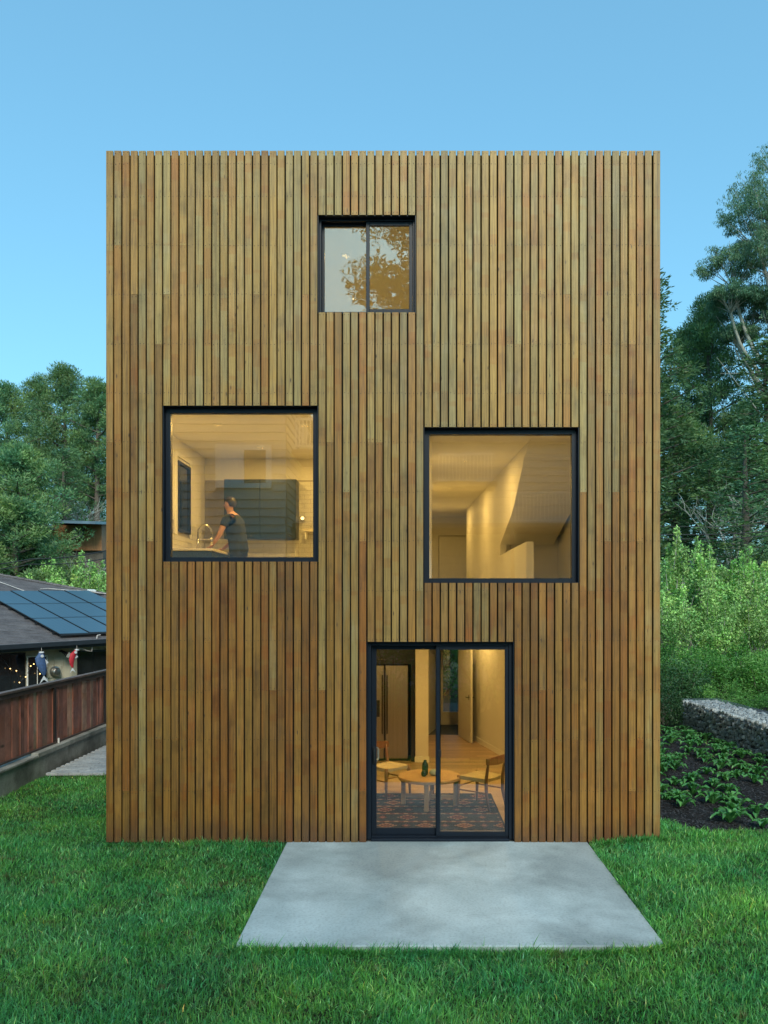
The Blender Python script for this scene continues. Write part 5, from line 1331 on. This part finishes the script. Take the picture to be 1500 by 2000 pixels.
# power lines
def line(lab, pts, r=.02):
    o0 = P(*pts[0]); t = MB(); L_ = [P(*p) for p in pts]; out = []
    for i in range(len(L_)-1):
        for k in range(8):
            f = k/8; q_ = L_[i].lerp(L_[i+1], f); q_.z -= .25*math.sin(math.pi*f)*0.6; out.append(q_)
    out.append(L_[-1]); o = t.tube(out, r, 5).build('power_line', M['line']); tag(o, lab, 'cable', 'overhead cables')
line('upper overhead cable crossing in front of the left conifers', [(-120, 1102, 33), (60, 1092, 32), (260, 1062, 31)], .022)
line('lower overhead cable above the left willow shrubs', [(-120, 1112, 32.5), (60, 1102, 32), (260, 1079, 31)], .018)
line('top overhead cable above the right willow hedge', [(1240, 1026, 30), (1620, 1014, 30)], .014)
line('middle overhead cable above the right willow hedge', [(1240, 1043, 30), (1620, 1026, 30)], .016)
line('lowest overhead cable above the right willow hedge', [(1240, 1052, 30), (1620, 1034, 30)], .016)

# ================================================================== shingled houses behind the garden (seen mirrored)
bh = thing('shingled_house', 'white shingle sided house standing behind the lawn', 'house', (-5, -16, 0))
def bb(nm, x0, x1, y0, y1, z0, z1, m, parent=bh): return MB().box(x0+5, x1+5, y0+16, y1+16, z0, z1).build(nm, M[m], parent)
bb('wall', -9.5, -3.76, -24, -15.44, -.2, 9.6, 'siding_white'); bb('wall', -3.76, 7.5, -24, -19.0, -.2, 8.6, 'siding_white')
rs = random.Random(2)
def courses(x0, x1, y, z0, z1, face, hole=None):
    m = MB(); z = z0
    while z < z1:
        x = x0
        while x < x1:
            w_ = rs.uniform(.10, .2); xe = min(x1, x+w_); 
            if not (hole and hole[0] < (x+xe)/2 < hole[1] and hole[2]-.2 < z < hole[3]):
                th = .055+rs.uniform(0, .008)
                if face == 'y': m.prism([(x+5, y+16, z), (xe-.004+5, y+16, z), (xe-.004+5, y+th+16, z), (x+5, y+th+16, z)], (0, -.0, .02)); m.add([(x+5, y+th+16, z), (xe-.004+5, y+th+16, z), (xe-.004+5, y+.004+16, z+.262), (x+5, y+.004+16, z+.262)], [(0, 1, 2, 3)])
                else: m.prism([(y+5, x+16, z), (y+5, xe-.004+16, z), (y+th+5, xe-.004+16, z), (y+th+5, x+16, z)], (0, 0, .02)); m.add([(y+th+5, x+16, z), (y+th+5, xe-.004+16, z), (y+.004+5, xe-.004+16, z+.262), (y+.004+5, x+16, z+.262)], [(0, 1, 2, 3)])
            x = xe
        z += .262
    return tag(m.build('wall_shingles', M['siding_white'], bh), kind='stuff')
hole = (-5.95, -4.2, 6.45, 7.9)
courses(-9.5, -3.76, -15.44, 3.0, 9.5, 'y', hole); courses(-19.0, -15.44, -3.76, 3.0, 9.5, 'x'); courses(-3.7, 7.4, -19.0, 3.0, 8.5, 'y')
wi = bb('window', -5.95, -4.2, -15.44, -15.34, 6.5, 7.85, 'trim'); bb('pane', -5.78, -5.10, -15.345, -15.33, 6.66, 7.68, 'sky_pane', wi); bb('pane', -5.04, -4.37, -15.345, -15.33, 6.66, 7.68, 'dark_glass', wi)
bb('roof', -9.8, -3.5, -24, -15.1, 9.6, 9.8, 'shingle'); bb('roof', -3.5, 7.8, -24, -18.6, 8.6, 8.8, 'shingle')
bb('deck', -3.7, 6.0, -19, -16.4, 5.35, 5.5, 'house_orange')
for x0_, x1_, y_, z_ in ((-3.6, -2.3, -16.4, 7.9), (1.1, 3.0, -17.8, 7.0), (3.4, 5.8, -16.4, 5.5)):
    r_ = MB().box(x0_+5, x1_+5, y_+16, y_+.06+16, z_+.95, z_+1.02).box(x0_+5, x1_+5, y_+16, y_+.06+16, z_+.06, z_+.12); x = x0_
    while x < x1_: r_.box(x+5, x+.035+5, y_+.01+16, y_+.045+16, z_+.12, z_+.95); x += .12
    r_.build('balcony_railing', M['trim'], bh)
bb('balcony', 1.0, 3.1, -19, -17.75, 6.9, 7.05, 'house_orange'); bb('balcony', -3.7, -2.2, -19, -16.35, 7.75, 7.9, 'house_orange')
for x in (-3.6, 0, 3.4, 5.8): bb('post', x, x+.12, -16.5, -16.38, -.1, 5.35, 'house_orange')
